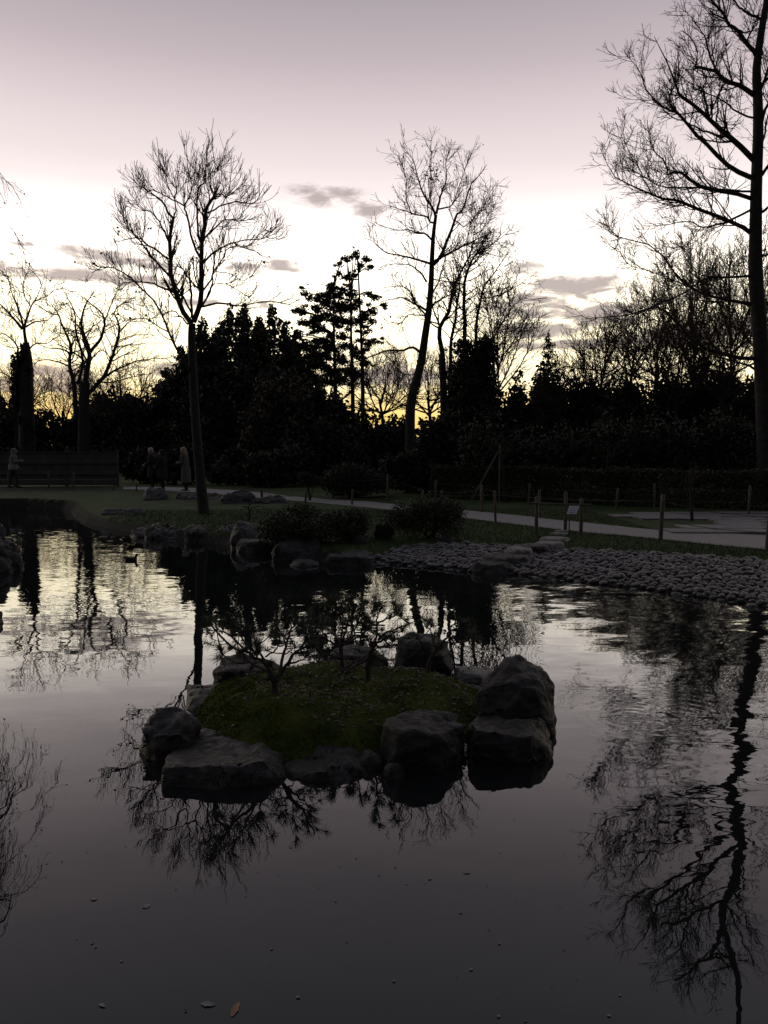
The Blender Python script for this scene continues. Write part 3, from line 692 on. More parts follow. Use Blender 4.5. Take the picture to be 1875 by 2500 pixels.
for c, i in enumerate(seen + rest):
    k = random.randrange(16); s = random.triangular(.042, .094, .066) * (1.22 if random.random() < .12 else 1)
    rz = random.gauss(.15, .5); tx, ty = random.uniform(-.25, .25), random.uniform(-.2, .2)
    loc = Vector((px_[i], py_[i], pz_[i] + s * random.uniform(.02, .34)))
    if c < 300:
        o = bpy.data.objects.new('cobble', cob[k]); link(o, beach); o.location = loc; o.scale = (s, s, s); o.rotation_euler = (tx, ty, rz)
    else:
        mt = np.array(Matrix.Rotation(rz, 3, 'Z') @ Matrix.Rotation(ty, 3, 'Y') @ Matrix.Rotation(tx, 3, 'X'))
        CV.append(tv[k] @ mt.T * s + np.array(loc)); CF.append(tf[k] + coff); coff += len(tv[k])
o = np_obj('cobbles', np.concatenate(CV), [np.concatenate(CF)], M['cobble_far'], beach, (0, 0, 0)); o['kind'] = 'stuff'

# ------------------------------------------------------------------ island mound with moss
ICX, ICY, IA, IB = -.31, 6.05, 1.30, 1.20
def isl_r(x, y):
    a = np.arctan2(y - ICY, x - ICX)
    return np.hypot((x - ICX) / IA, (y - ICY) / IB) / (1 + .06 * np.sin(3 * a + 1) + .04 * np.sin(5 * a))
def isl_z(x, y):
    r = isl_r(x, y)
    return -.25 + .45 * np.clip(1.12 - r ** 3.0, 0, 1) ** .6 + .035 * np.sin(x * 4.1 + 1) * np.sin(y * 3.3) + .018 * np.sin(x * 9.3 + 2 * np.sin(y * 5)) * np.sin(y * 8.1 + 1) + .10 * np.exp(-((x + 1.05) ** 2 + (y - 5.6) ** 2) / .12)
xx = np.linspace(-1.8, 1.2, 90); yy = np.linspace(4.2, 7.4, 96); XX, YY = np.meshgrid(xx, yy); ZZ = isl_z(XX, YY)
ZZ += np.array([noise.noise(Vector((a * 6, b * 6, 0))) for a, b in zip(XX.ravel(), YY.ravel())]).reshape(ZZ.shape) * .012
idx = np.arange(XX.size).reshape(XX.shape); q = np.stack([idx[:-1, :-1], idx[:-1, 1:], idx[1:, 1:], idx[1:, :-1]], -1)
q = q[isl_r(XX[:-1, :-1], YY[:-1, :-1]) < 1.07].reshape(-1, 4)
isl = subset('island', np.stack([XX, YY, ZZ], -1).reshape(-1, 3), q, M['moss']); tag(isl, 'low mossy mound of the island inside its ring of rocks', kind='structure')
def litter_zone(x, y): return (y > 5.35 + .15 * np.sin(x * 5)) & (x > -1.0)
n = 90000
bx = RNG.uniform(-1.7, 1.1, n); by = RNG.uniform(4.2, 7.3, n); ok = (isl_r(bx, by) < 1.0)
patchy = np.sin(bx * 7.3 + 2) * np.sin(by * 6.1) + np.sin(bx * 3.1 + by * 4.7) * .7
ok &= ~(litter_zone(bx, by) & (RNG.random(n) < .80)) & ~((patchy < -.75) & (RNG.random(n) < .5))
bx, by = bx[ok], by[ok]; bz = isl_z(bx, by); n = len(bx)
h = RNG.uniform(.005, .016, n); a = RNG.uniform(0, 6.28, n); ln_ = RNG.normal(0, .008, (n, 2)); wd = RNG.uniform(.003, .006, n)
B0 = np.stack([bx - np.cos(a) * wd, by - np.sin(a) * wd, bz - .004], 1); B1 = np.stack([bx + np.cos(a) * wd, by + np.sin(a) * wd, bz - .004], 1); B2 = np.stack([bx + ln_[:, 0], by + ln_[:, 1], bz + h], 1)
tag(np_obj('moss', np.stack([B0, B1, B2], 1).reshape(-1, 3), [np.arange(n * 3).reshape(n, 3)], M['moss_blade']), 'thick dark green moss covering the island mound', 'moss', kind='stuff')
n = 2600
lx = RNG.uniform(-1.2, 1.0, n); ly = RNG.uniform(4.9, 7.2, n); ok = (isl_r(lx, ly) < .97) & (litter_zone(lx, ly) | (RNG.random(n) < .05)); lx, ly = lx[ok], ly[ok]
V, F = leaves(RNG, np.stack([lx, ly, isl_z(lx, ly) + .014], 1), .045, .5); Vr = V.reshape(-1, 4, 3); c = Vr.mean(1, keepdims=True); Vr = c + (Vr - c) * np.array([1, 1, .4])
tag(np_obj('leaf_litter', Vr.reshape(-1, 3), F, M['litter'], smooth=False), 'scattered fallen leaves under the island pines', 'litter', kind='stuff')

# grass blades on the nearer lawn
n = 150000
gxx = RNG.uniform(-7.5, 9.5, n); u = RNG.random(n); gyy = 11.5 + 13 * u ** 1.5
d = pond_sd(gxx, gyy); ok = (d > .12) & ~inpoly(gxx, gyy, BP) & (np.abs(gxx) < gyy * .52) & ~inpoly(gxx, gyy, np.array(G2(low) + G2(upp))) & ~((gxx > 6.3) & (gyy > 17.4))
gxx, gyy = gxx[ok], gyy[ok]; g0 = ground_z(gxx, gyy); n = len(gxx)
h = RNG.uniform(.03, .075, n); a = RNG.uniform(0, 6.28, n); ln_ = RNG.normal(0, .025, (n, 2)); wd = RNG.uniform(.004, .008, n)
B0 = np.stack([gxx - np.cos(a) * wd, gyy - np.sin(a) * wd, g0 - .01], 1); B1 = np.stack([gxx + np.cos(a) * wd, gyy + np.sin(a) * wd, g0 - .01], 1); B2 = np.stack([gxx + ln_[:, 0], gyy + ln_[:, 1], g0 + h], 1)
tag(np_obj('grass', np.stack([B0, B1, B2], 1).reshape(-1, 3), [np.arange(n * 3).reshape(n, 3)], M['blade']), 'short grass blades on the lawn', 'grass', kind='stuff')

# ------------------------------------------------------------------ bare trees
def zoomer(ox, oy, s): return lambda L: [(ox + x / s, oy + y / s) for x, y in L]
def bare_tree(name, label, Y, trunk, limbs, seed, lv, mat='bark', group=None, base_z=None, cat='tree', extra=None, spread=.55, k=1.0):
    """trunk: ([(px,py)], r0, r1); limbs: list of ([(px,py)], r0, r1). lv: branching settings"""
    rng = np.random.default_rng(seed)
    if k != 1.0:
        lv = [dict(d_, per_m=d_['per_m'] / k, labs=d_['labs'] * k, rmin=d_['rmin'] * k) for d_ in lv]
        limbs = [(p_, a_ * k, b_ * k) for p_, a_, b_ in limbs]; trunk = (trunk[0], trunk[1] * k, trunk[2] * k)
    tp = [at(x, y, Y) for x, y in trunk[0]]
    zg = gz(tp[0].x, Y) if base_z is None else base_z
    tp[0].z = min(tp[0].z, zg) - .1
    root = thing(name, label, cat, (tp[0].x, Y, zg), group)
    TP = resample([tuple(p) for p in tp], 28)
    rad = np.interp(np.linspace(0, 1, 28), [0, .06, .3, 1], [trunk[1] * 1.35, trunk[1] * 1.02, trunk[1] * .85, trunk[2]])
    V, F = tubes([(TP[None], rad[None], 12)])
    np_obj('trunk', V, F, M[mat], root)
    LP, LR = [TP[None, ::3][:, -9:]], []
    limb_groups = []
    P0, R0 = [], []
    for i, (pts, r0, r1) in enumerate(limbs):
        # every limb leaves in its own direction in depth
        s = rng.uniform(-spread, spread)
        pp = [at(x, y, Y) for x, y in pts]; ln = 0.0; q_ = []
        for j, p in enumerate(pp):
            if j: ln += (p - pp[j - 1]).length
            yy_ = Y + s * ln * 0.8
            q_.append(tuple(at(pts[j][0], pts[j][1], yy_)))
        P0.append(resample(q_, 14)); R0.append(np.linspace(r0, r1, 14))
    P0 = np.array(P0); R0 = np.array(R0)
    if extra is not None:
        P0 = np.concatenate([P0, extra[0]]); R0 = np.concatenate([R0, extra[1]])
    P0[:, 1:-1] += rng.normal(0, .012, P0[:, 1:-1].shape)
    G = [(P0, R0, 7)]
    par = [(P0, R0)]
    P, Rr = P0, R0
    tw = []
    for li, kw in enumerate(lv):
        P1, R1 = spawn(rng, P, Rr, **kw)
        (tw if li >= 1 else G).append((P1, R1, 4 if li == 0 else 3))
        if li + 1 < len(lv) and lv[li + 1].get('tmin', 0) >= 0 and li >= 1:
            pass
        P, Rr = P1, R1
        if li == 0 and lv[0].get('both'): pass
    for a_ in range(len(P0)):
        V, F = tubes([(P0[a_:a_ + 1], R0[a_:a_ + 1], 7)]); np_obj('branch', V, F, M[mat], root)
    tw = [(p_, r_, 4 if i_ == 0 else 3) for i_, (p_, r_, s_) in enumerate(G[1:])] + tw
    # twigs straight off the limbs too
    Pb, Rb = spawn(rng, P0, R0, per_m=2.5 / k, tmin=.3, ang=(50, 18), labs=.4 * k, k=4, up=lv[-1].get('up', .1), wob=.15, rr=.3, rmin=lv[-1].get('rmin', .004))
    tw.append((Pb, Rb, 3))
    V, F = tubes(tw); np_obj('twigs', V, F, M['twig'], root)['kind'] = 'stuff'
    return root, tw

# T1: bare tree on the lawn
Z = zoomer(200, 280, 3.318)
t1 = [([(885, 1690), (830, 1610), (780, 1500), (745, 1400), (720, 1250), (712, 1100), (718, 950), (740, 840)], .125, .06),
      ([(740, 840), (690, 780), (660, 710), (600, 660), (540, 620), (480, 560)], .055, .015),
      ([(740, 840), (762, 780), (750, 680), (770, 600), (720, 540), (660, 450), (625, 330), (605, 180)], .035, .008),
      ([(905, 1680), (950, 1560), (968, 1400), (968, 1200), (975, 1050), (990, 900), (1005, 760), (1060, 680), (1080, 640)], .13, .05),
      ([(960, 1160), (910, 1060), (880, 950), (845, 800), (830, 740), (870, 660), (890, 580), (870, 480), (850, 330)], .06, .01),
      ([(832, 740), (740, 690), (660, 650), (580, 610), (520, 620), (450, 500)], .035, .01),
      ([(965, 1040), (935, 900), (940, 760), (945, 590), (1000, 540), (1005, 450), (1010, 300)], .055, .01),
      ([(1080, 640), (1040, 580), (1045, 480), (1075, 440), (1060, 250), (1050, 120)], .035, .007),
      ([(1080, 640), (1130, 640), (1175, 680), (1200, 560), (1235, 330)], .03, .007),
      ([(1000, 800), (1100, 760), (1220, 705), (1320, 715), (1410, 710), (1490, 560)], .04, .008),
      ([(985, 1010), (1060, 930), (1140, 860), (1210, 850), (1290, 830), (1350, 650)], .04, .008),
      ([(980, 1200), (1060, 1130), (1160, 1060), (1280, 1030), (1420, 1010), (1500, 990), (1555, 900)], .05, .008),
      ([(985, 1420), (1050, 1330), (1070, 1270), (1130, 1170), (1200, 1070), (1330, 1080), (1450, 1130)], .045, .01),
      ([(970, 1560), (1040, 1420), (1065, 1280), (1070, 1100)], .05, .018),
      ([(980, 1555), (1080, 1530), (1180, 1530), (1260, 1550), (1350, 1530), (1500, 1510), (1640, 1530), (1760, 1560)], .05, .01),
      ([(1010, 1480), (1060, 1380), (1140, 1370), (1230, 1400), (1300, 1450), (1380, 1510)], .03, .01),
      ([(1070, 1275), (1200, 1285), (1300, 1340), (1390, 1300)], .022, .008),
      ([(890, 1650), (890, 1480), (870, 1350), (835, 1280), (790, 1235), (730, 1255)], .06, .014),
      ([(885, 1600), (840, 1510), (790, 1430), (750, 1360)], .05, .03),
      ([(720, 1320), (640, 1240), (580, 1160), (500, 1060), (440, 980), (360, 900), (330, 800), (280, 640)], .055, .008),
      ([(700, 1170), (620, 1110), (530, 1050), (470, 1000), (420, 1000), (330, 1020), (230, 1060)], .05, .01),
      ([(745, 1440), (640, 1390), (540, 1360), (420, 1355), (330, 1370), (250, 1430)], .05, .01),
      ([(900, 2150), (860, 2040), (790, 1930), (730, 1825), (690, 1720), (640, 1600), (570, 1490), (440, 1370), (360, 1290), (280, 1250), (190, 1230), (80, 1280)], .065, .012),
      ([(860, 1700), (800, 1630), (740, 1590), (660, 1610), (560, 1650)], .04, .01),
      ([(700, 1760), (610, 1710), (530, 1660), (440, 1650), (330, 1670)], .03, .008),
      ([(705, 1030), (660, 930), (620, 860), (560, 790), (480, 760), (400, 640)], .05, .009),
      ([(1005, 760), (1030, 650), (985, 500), (975, 300)], .035, .007),
      ([(640, 1600), (620, 1450), (600, 1300), (640, 1180)], .02, .006)]
LV1 = [dict(per_m=7.0, tmin=.2, ang=(42, 13), labs=.85, k=7, up=.19, wob=.06, rr=.42, rmin=.0075, taper=.6),
       dict(per_m=4.6, tmin=.08, ang=(33, 11), labs=.46, k=5, up=.14, wob=.07, rr=.65, rmin=.006, taper=.5),
       dict(per_m=4.4, tmin=.10, ang=(36, 14), labs=.22, k=4, up=.12, wob=.09, rr=.7, rmin=.0048, taper=.5)]
T1, tw1 = bare_tree('bare_tree', 'large bare two-forked tree standing alone on the lawn by the pond', on_ground(498, 1254).y,
          ([(498, 1254), (492, 1200), (483, 1100), (476, 1000), (471, 900), (468, 830), (469, 790)], .155, .095),
          [(Z(p), a * .60, b * .7) for p, a, b in t1], 101, LV1, 'bark', k=1.09)
# a few dry leaves still hang on it
ends = np.concatenate([g[0][:, -1] for g in tw1]); ends = ends[(RNG.random(len(ends)) < .035) & (ends[:, 2] < 8.5)]
V, F = leaves(RNG, np.concatenate([ends, ends + RNG.normal(0, .05, ends.shape)]), .09, .8); np_obj('dry_leaves', V, F, M['leaf_brown'], T1, smooth=False)['kind'] = 'stuff'

# T2: bare tree with leaning trunk
Z3 = zoomer(880, 320, 3.770)
t2 = [([(690, 790), (660, 700), (600, 620), (570, 560), (520, 400), (480, 260), (370, 120)], .06, .007),
      ([(700, 760), (720, 660), (750, 560), (790, 450), (790, 280), (830, 100)], .06, .007),
      ([(690, 850), (640, 830), (600, 780), (500, 770), (430, 740), (330, 710), (230, 680)], .05, .009),
      ([(655, 1000), (600, 950), (520, 930), (430, 905), (330, 910), (170, 860)], .05, .009),
      ([(640, 1220), (540, 1190), (430, 1160), (330, 1140), (220, 1110), (120, 1020), (30, 985)], .06, .008),
      ([(610, 1390), (540, 1290), (460, 1240), (350, 1220), (180, 1250)], .05, .009),
      ([(620, 1660), (560, 1620), (480, 1580), (380, 1530), (280, 1550), (160, 1570)], .06, .01),
      ([(600, 1700), (530, 1690), (430, 1700), (380, 1760), (240, 1850)], .035, .008),
      ([(600, 1690), (520, 1600), (430, 1450), (300, 1430), (180, 1440)], .05, .009),
      ([(670, 1230), (740, 1150), (800, 1000), (870, 810), (900, 760), (960, 680), (1010, 500), (1100, 400), (1150, 320)], .085, .008),
      ([(680, 1200), (780, 1140), (870, 1100), (960, 1050), (1050, 1010), (1150, 960)], .07, .012),
      ([(860, 820), (900, 840), (950, 880), (1040, 800), (1120, 690), (1250, 580)], .03, .007),
      ([(650, 1620), (720, 1560), (820, 1510), (930, 1450)], .05, .012),
      ([(660, 1500), (720, 1380), (760, 1250), (790, 1150)], .04, .012),
      ([(540, 2030), (480, 1990), (380, 2020), (250, 2020), (120, 2070), (-60, 2130), (-120, 2160)], .07, .015),
      ([(525, 2230), (400, 2240), (300, 2130), (240, 2060)], .03, .008),
      ([(700, 720), (830, 690), (880, 600), (960, 350), (1020, 200)], .04, .007),
      ([(630, 830), (620, 700), (640, 560), (650, 300), (650, 80)], .03, .006),
      ([(470, 770), (420, 600), (420, 430), (350, 230)], .03, .006)]
LV2 = [dict(per_m=7.6, tmin=.12, ang=(44, 14), labs=.74, k=7, up=.10, wob=.08, rr=.42, rmin=.0095, taper=.6),
       dict(per_m=4.4, tmin=.08, ang=(36, 13), labs=.55, k=5, up=.08, wob=.09, rr=.65, rmin=.0072, taper=.5),
       dict(per_m=4.0, tmin=.1, ang=(38, 15), labs=.30, k=4, up=.06, wob=.11, rr=.7, rmin=.006, taper=.5)]
T2, tw2 = bare_tree('bare_tree', 'tall bare tree with a leaning trunk in the middle of the far trees', 36.0,
          ([(1002, 1200), (1001, 1080), (1003, 985)] + Z3([(515, 2300), (560, 2120), (600, 1850), (630, 1650), (650, 1400), (660, 1150), (672, 950), (695, 770)]), .19, .055),
          [(Z3(p), a * .8, b * .9) for p, a, b in t2], 102, LV2, 'bark', k=1.22)
ends = np.concatenate([g[0][:, -1] for g in tw2]); ends = ends[RNG.random(len(ends)) < .05]
nest = np.array(at(1052, 426, 36.0)) + RNG.normal(0, .19, (110, 3)) * np.array([1, 1, 1.5])
V, F = leaves(RNG, np.concatenate([ends, nest]), .11, .6); np_obj('dry_leaves', V, F, M['leaf_brown'], T2, smooth=False)['kind'] = 'stuff'

# T7: many-stemmed bare trees right of it
t7 = [([(760, 2300), (750, 2000), (720, 1850), (760, 1750), (820, 1650), (840, 1500), (880, 1390), (960, 1240), (1020, 1100), (1045, 960), (1060, 800)], .15, .01),
      ([(820, 2300), (830, 2000), (860, 1800), (890, 1600), (910, 1400), (880, 1200), (830, 1100)], .11, .012),
      ([(950, 2300), (960, 1800), (950, 1600), (960, 1400), (1000, 1250), (1050, 1150), (1160, 1080), (1270, 1000), (1390, 900)], .12, .008),
      ([(1060, 2300), (1060, 2000), (1070, 1750), (1100, 1600), (1130, 1450), (1200, 1350), (1300, 1200), (1370, 1080)], .11, .008),
      ([(1120, 1540), (1250, 1520), (1400, 1450), (1530, 1370)], .04, .008),
      ([(1240, 2300), (1300, 2100), (1380, 1980), (1460, 1850), (1590, 1800)], .05, .008),
      ([(1000, 1250), (980, 1100), (1000, 900), (1080, 750), (1200, 620)], .04, .008),
      ([(1180, 2200), (1230, 1900), (1350, 1700), (1420, 1600), (1540, 1510)], .06, .008),
      ([(1040, 960), (1130, 900), (1200, 800), (1230, 700)], .03, .007),
      ([(890, 1600), (830, 1700), (760, 1620), (700, 1640)], .03, .008)]
LV7 = [dict(per_m=5.2, tmin=.2, ang=(48, 16), labs=1.5, k=7, up=.06, wob=.13, rr=.42, rmin=.012, taper=.6),
       dict(per_m=3.4, tmin=.08, ang=(42, 16), labs=.75, k=5, up=.05, wob=.14, rr=.65, rmin=.009, taper=.5),
       dict(per_m=3.4, tmin=.1, ang=(44, 16), labs=.4, k=4, up=.04, wob=.15, rr=.7, rmin=.0075, taper=.5)]
T7, tw7 = bare_tree('bare_tree', 'bare tree of several thin stems rising right behind the leaning tree', 42.0,
          ([(1090, 1150), (1086, 1050), (1083, 960)] + Z3([(762, 2350), (750, 2050)]), .2, .14), [(Z3(p), a * .8, b * .9) for p, a, b in t7], 107, LV7, 'bark', k=1.2)
ends = np.concatenate([g[0][:, -1] for g in tw7]); ends = ends[RNG.random(len(ends)) < .03]
V, F = leaves(RNG, ends, .12, .6); np_obj('dry_leaves', V, F, M['leaf_brown'], T7, smooth=False)['kind'] = 'stuff'

# T3: big tree at the right edge
Z1 = zoomer(1400, 0, 3.402); Z8 = zoomer(1175, 500, 2.37)
t3 = [(Z1([(1500, 1330), (1350, 1180), (1240, 1090), (1130, 990), (1000, 880), (900, 800), (860, 740), (820, 620), (740, 450), (670, 300)]), .14, .008),
      (Z1([(1125, 980), (1100, 850), (1075, 740), (1100, 650), (1060, 560), (1080, 400)]), .06, .01),
      (Z1([(1490, 1480), (1350, 1410), (1230, 1330), (1120, 1210), (1000, 1110), (930, 1010), (850, 930), (800, 850), (805, 780), (845, 700), (900, 560)]), .12, .01),
      (Z1([(840, 930), (740, 890), (660, 820), (600, 730), (560, 620), (500, 520), (430, 450)]), .05, .008),
      (Z1([(1240, 1150), (1150, 1110), (1060, 1080), (950, 1020), (880, 960)]), .06, .015),
      (Z1([(1480, 1650), (1350, 1600), (1200, 1590), (1080, 1560), (980, 1500), (900, 1440), (830, 1430), (770, 1450), (790, 1370), (690, 1290), (650, 1200), (610, 1000)]), .10, .008),
      (Z1([(1480, 1590), (1300, 1580), (1100, 1560), (900, 1555), (720, 1550), (560, 1450), (420, 1380)]), .055, .009),
      (Z1([(1490, 1950), (1400, 1880), (1280, 1830), (1100, 1760), (950, 1700), (850, 1660), (740, 1650), (640, 1610), (500, 1550), (380, 1490), (290, 1380), (220, 1230)]), .11, .007),
      (Z1([(1480, 1740), (1300, 1830), (1180, 1870), (1060, 1890), (950, 1840), (800, 1860), (600, 1880)]), .06, .009),
      (Z1([(1060, 1890), (980, 1990), (860, 2080), (760, 2150)]), .022, .008),
      (Z1([(1500, 790), (1400, 720), (1280, 680), (1180, 600), (1080, 565), (1010, 550), (1035, 450), (990, 330), (900, 250)]), .12, .01),
      (Z1([(1230, 640), (1180, 560), (1130, 450), (1100, 330), (1080, 290), (1000, 170), (880, 60)]), .06, .008),
      (Z1([(1530, 480), (1450, 370), (1360, 250), (1280, 190), (1240, 110), (1180, 40), (1080, -60)]), .11, .03),
      (Z1([(1340, 240), (1440, 270), (1510, 220), (1540, 120)]), .04, .02),
      (Z1([(1570, 170), (1450, 110), (1370, 50), (1280, -60)]), .07, .02),
      (Z1([(1270, 680), (1210, 780), (1190, 1000), (1200, 1030)]), .04, .03),
      (Z1([(650, 1610), (580, 1480), (520, 1350), (430, 1200), (350, 1010)]), .025, .006),
      (Z1([(1500, 980), (1350, 920), (1230, 830), (1100, 770), (1000, 740)]), .05, .012),
      (Z8([(1570, 575), (1400, 550), (1250, 500), (1150, 430), (1000, 250), (780, 180), (730, 90)]), .09, .007),
      (Z8([(1590, 890), (1450, 880), (1300, 830), (1200, 760), (1100, 650), (1000, 590), (860, 640), (710, 650), (600, 660)]), .10, .01),
      (Z8([(1565, 410), (1400, 420), (1300, 430), (1150, 520), (1000, 580), (900, 630), (800, 590)]), .06, .009),
      (Z8([(1240, 490), (1100, 430), (960, 380), (850, 340), (780, 240)]), .035, .007),
      (Z8([(1590, 950), (1480, 910), (1350, 880)]), .06, .03),
      (Z1([(1540, 1100), (1600, 900), (1700, 700), (1800, 500)]), .08, .02), (Z1([(1530, 1500), (1620, 1380), (1750, 1280), (1900, 1200)]), .09, .015),
      (Z1([(1530, 800), (1610, 600), (1680, 400), (1750, 150)]), .08, .02), (Z1([(1520, 1800), (1620, 1720), (1780, 1600), (1950, 1560)]), .08, .012),
      (Z1([(1530, 2150), (1640, 2100), (1800, 2050), (1980, 1900)]), .08, .012), (Z1([(1535, 1300), (1590, 1100), (1640, 850)]), .06, .02)]
LV3 = [dict(per_m=6.8, tmin=.12, ang=(46, 15), labs=1.15, k=7, up=.11, wob=.09, rr=.40, rmin=.010, taper=.6),
       dict(per_m=4.4, tmin=.08, ang=(40, 14), labs=.62, k=5, up=.09, wob=.10, rr=.65, rmin=.0075, taper=.5),
       dict(per_m=5.6, tmin=.1, ang=(44, 16), labs=.26, k=4, up=.06, wob=.14, rr=.7, rmin=.006, taper=.5)]
T3, tw3 = bare_tree('bare_tree', 'huge bare tree at the right edge with limbs spreading left', 27.0,
          ([(1872, 1225), (1870, 1120), (1865, 1000), (1858, 850), (1848, 720), (1844, 650)] + Z1([(1512, 2050), (1515, 1800), (1520, 1500), (1535, 1100), (1530, 800), (1520, 600), (1540, 400), (1580, 150), (1610, -50), (1640, -400), (1640, -800)]), .265, .06),
          [(p, a * .70, b * .9) for p, a, b in t3], 103, LV3, 'bark')

# T4, T5 at the left
Z6 = zoomer(0, 600, 2.37)
t4 = [([(150, 560), (140, 480), (155, 420), (180, 350), (220, 280), (260, 170)], .09, .008),
      ([(130, 480), (60, 400), (0, 340), (-70, 300)], .08, .01), ([(110, 780), (100, 640), (100, 580), (40, 520), (-40, 490)], .08, .01),
      ([(150, 470), (200, 440), (270, 430), (330, 380)], .05, .008), ([(150, 620), (200, 570), (280, 560), (360, 500)], .05, .008),
      ([(140, 480), (100, 350), (60, 250), (50, 160)], .06, .008), ([(175, 350), (130, 260), (150, 190)], .03, .008), ([(130, 800), (60, 760), (-60, 700)], .06, .01),
      ([(200, 320), (290, 280), (330, 210)], .03, .008)]
LV4 = [dict(per_m=2.8, tmin=.18, ang=(50, 16), labs=1.7, k=7, up=.06, wob=.17, rr=.42, rmin=.014, taper=.6),
       dict(per_m=2.8, tmin=.08, ang=(46, 16), labs=.85, k=5, up=.05, wob=.18, rr=.65, rmin=.0105, taper=.5),
       dict(per_m=2.8, tmin=.1, ang=(46, 16), labs=.45, k=4, up=.04, wob=.18, rr=.7, rmin=.0085, taper=.5)]
T4, _ = bare_tree('bare_tree', 'bare tree with an ivy-clad trunk at the far left', 57.0,
          ([(66, 1120), (65, 1000), (66, 900)] + Z6([(158, 640), (150, 560)]), .42, .16), [(Z6(p), a, b) for p, a, b in t4], 104, LV4, 'bark', k=1.35)
rs_i = random.Random(4)
lob = [(tuple(at(63 + random.uniform(-11, 9), y, 57 + random.uniform(-.3, .3))), (rs_i.uniform(.15, .5), .4, .5)) for y in range(855, 1110, 9)] + [(tuple(at(40, y, 57)), (.4, .4, .5)) for y in range(880, 1000, 16)]
V, F = leaves(RNG, lobe_points(RNG, lob, 5000, .3), .22, .8); np_obj('ivy', V, F, M['ivy'], T4, smooth=False)['kind'] = 'stuff'
t5 = [([(440, 1000), (430, 800), (400, 680), (410, 580), (360, 460), (330, 380), (260, 300)], .13, .01),
      ([(490, 960), (500, 750), (520, 620), (480, 500), (470, 430), (500, 330), (560, 250)], .17, .012),
      ([(520, 620), (590, 520), (600, 410), (520, 330), (450, 280)], .09, .012), ([(450, 800), (480, 660), (440, 500), (430, 380), (370, 270)], .09, .012),
      ([(500, 870), (600, 760), (650, 640), (680, 540), (690, 460), (660, 380), (720, 330), (820, 310)], .11, .01),
      ([(560, 800), (650, 730), (740, 690), (820, 660), (965, 650)], .07, .01), ([(690, 500), (760, 430), (830, 420)], .04, .008),
      ([(400, 620), (360, 600), (280, 590), (200, 560)], .05, .01), ([(410, 700), (330, 670), (250, 660), (190, 690)], .05, .01),
      ([(600, 450), (660, 300), (700, 230)], .04, .008), ([(340, 400), (290, 390), (220, 350)], .04, .008), ([(640, 660), (720, 580), (830, 570)], .04, .008),
      ([(560, 780), (640, 790), (760, 760), (880, 740)], .05, .01)]
T5, _ = bare_tree('bare_tree', 'wide bare tree of crooked limbs right of the ivy-clad tree', 56.0,
          ([(205, 1120), (205, 1010), (207, 940)] + Z6([(495, 800)]), .34, .2), [(Z6(p), a, b) for p, a, b in t5], 105, LV4, 'bark', k=1.35)

# thicket of bare trees at the right, farther back
LV6 = [dict(per_m=3.8, tmin=.12, ang=(42, 14), labs=1.9, k=7, up=.12, wob=.12, rr=.5, rmin=.015, taper=.6),
       dict(per_m=2.9, tmin=.06, ang=(38, 14), labs=1.0, k=5, up=.10, wob=.13, rr=.65, rmin=.0115, taper=.5),
       dict(per_m=2.5, tmin=.1, ang=(38, 16), labs=.55, k=4, up=.10, wob=.14, rr=.7, rmin=.009, taper=.5)]
def fan(x, yb, yt, w, n, rs):
    L = []
    for i in range(n):
        f = (i + .5) / n * 2 - 1 + rs.uniform(-.15, .15); y0 = yb + (yt - yb) * rs.uniform(.1, .45)
        top = yt + (yb - yt) * (.45 * f * f) * rs.uniform(.7, 1.2)
        L.append(([(x + rs.uniform(-4, 4), y0), (x + f * w * .45, y0 + (top - y0) * .3), (x + f * w * .8 + rs.uniform(-8, 8), y0 + (top - y0) * .65), (x + f * w + rs.uniform(-8, 8), top)], .05, .012))
    return L
thick = [(1785, 985, 620, 150, 10, 48.0, 'dense bare tree close behind the huge right-hand tree'),
         (1600, 980, 740, 130, 9, 52.0, 'bushy bare tree in the thicket left of the huge tree'),
         (1690, 990, 590, 110, 9, 55.0, 'tall bare tree with upright twigs in the right thicket'),
         (1470, 980, 810, 95, 8, 54.0, 'low bare tree at the left end of the right thicket'),
         (1545, 990, 800, 90, 8, 58.0, 'small bare tree far back in the right thicket'),
         (1880, 990, 560, 130, 9, 58.0, 'bare tree half cut by the right edge behind the huge tree'),
         (1650, 1040, 800, 120, 11, 46.0, 'low dense bare bush in the middle of the right thicket'),
         (1760, 1040, 790, 120, 11, 45.0, 'low dense bare bush just left of the huge trunk'),
         (1440, 1040, 880, 110, 10, 48.0, 'low bare bush right of the pointed conifer'),
         (1215, 1000, 700, 90, 8, 50.0, 'bushy bare tree beside the ivy-topped stump'),
         (1050, 1040, 900, 110, 9, 50.0, 'low twiggy bare bush crossing the yellow glow behind the leaning tree'),
         (930, 1040, 905, 110, 9, 54.0, 'low twiggy bare bush left of the leaning tree'),
         (790, 1030, 900, 100, 8, 58.0, 'twiggy bare bush behind the airy evergreen'),
         (40, 1060, 930, 110, 8, 68.0, 'low twiggy bush behind the ivy-clad tree'),
         (160, 1060, 945, 100, 7, 72.0, 'low twiggy bush in front of the sunset glow'),
         (300, 1060, 915, 110, 8, 66.0, 'low twiggy bush right of the wide crooked tree')]
for i, (x, yb, yt, w, n, Y, lab) in enumerate(thick):
    rs = random.Random(300 + i)
    bare_tree('bare_tree', lab, Y, ([(x, 1110), (x + rs.uniform(-8, 8), yb), (x + rs.uniform(-10, 10), yb + (yt - yb) * .5)], .13, .05), fan(x, yb, yt, w, n, rs), 200 + i, LV6, 'bark', group='bare trees of the far thicket', k=Y / 42.0)

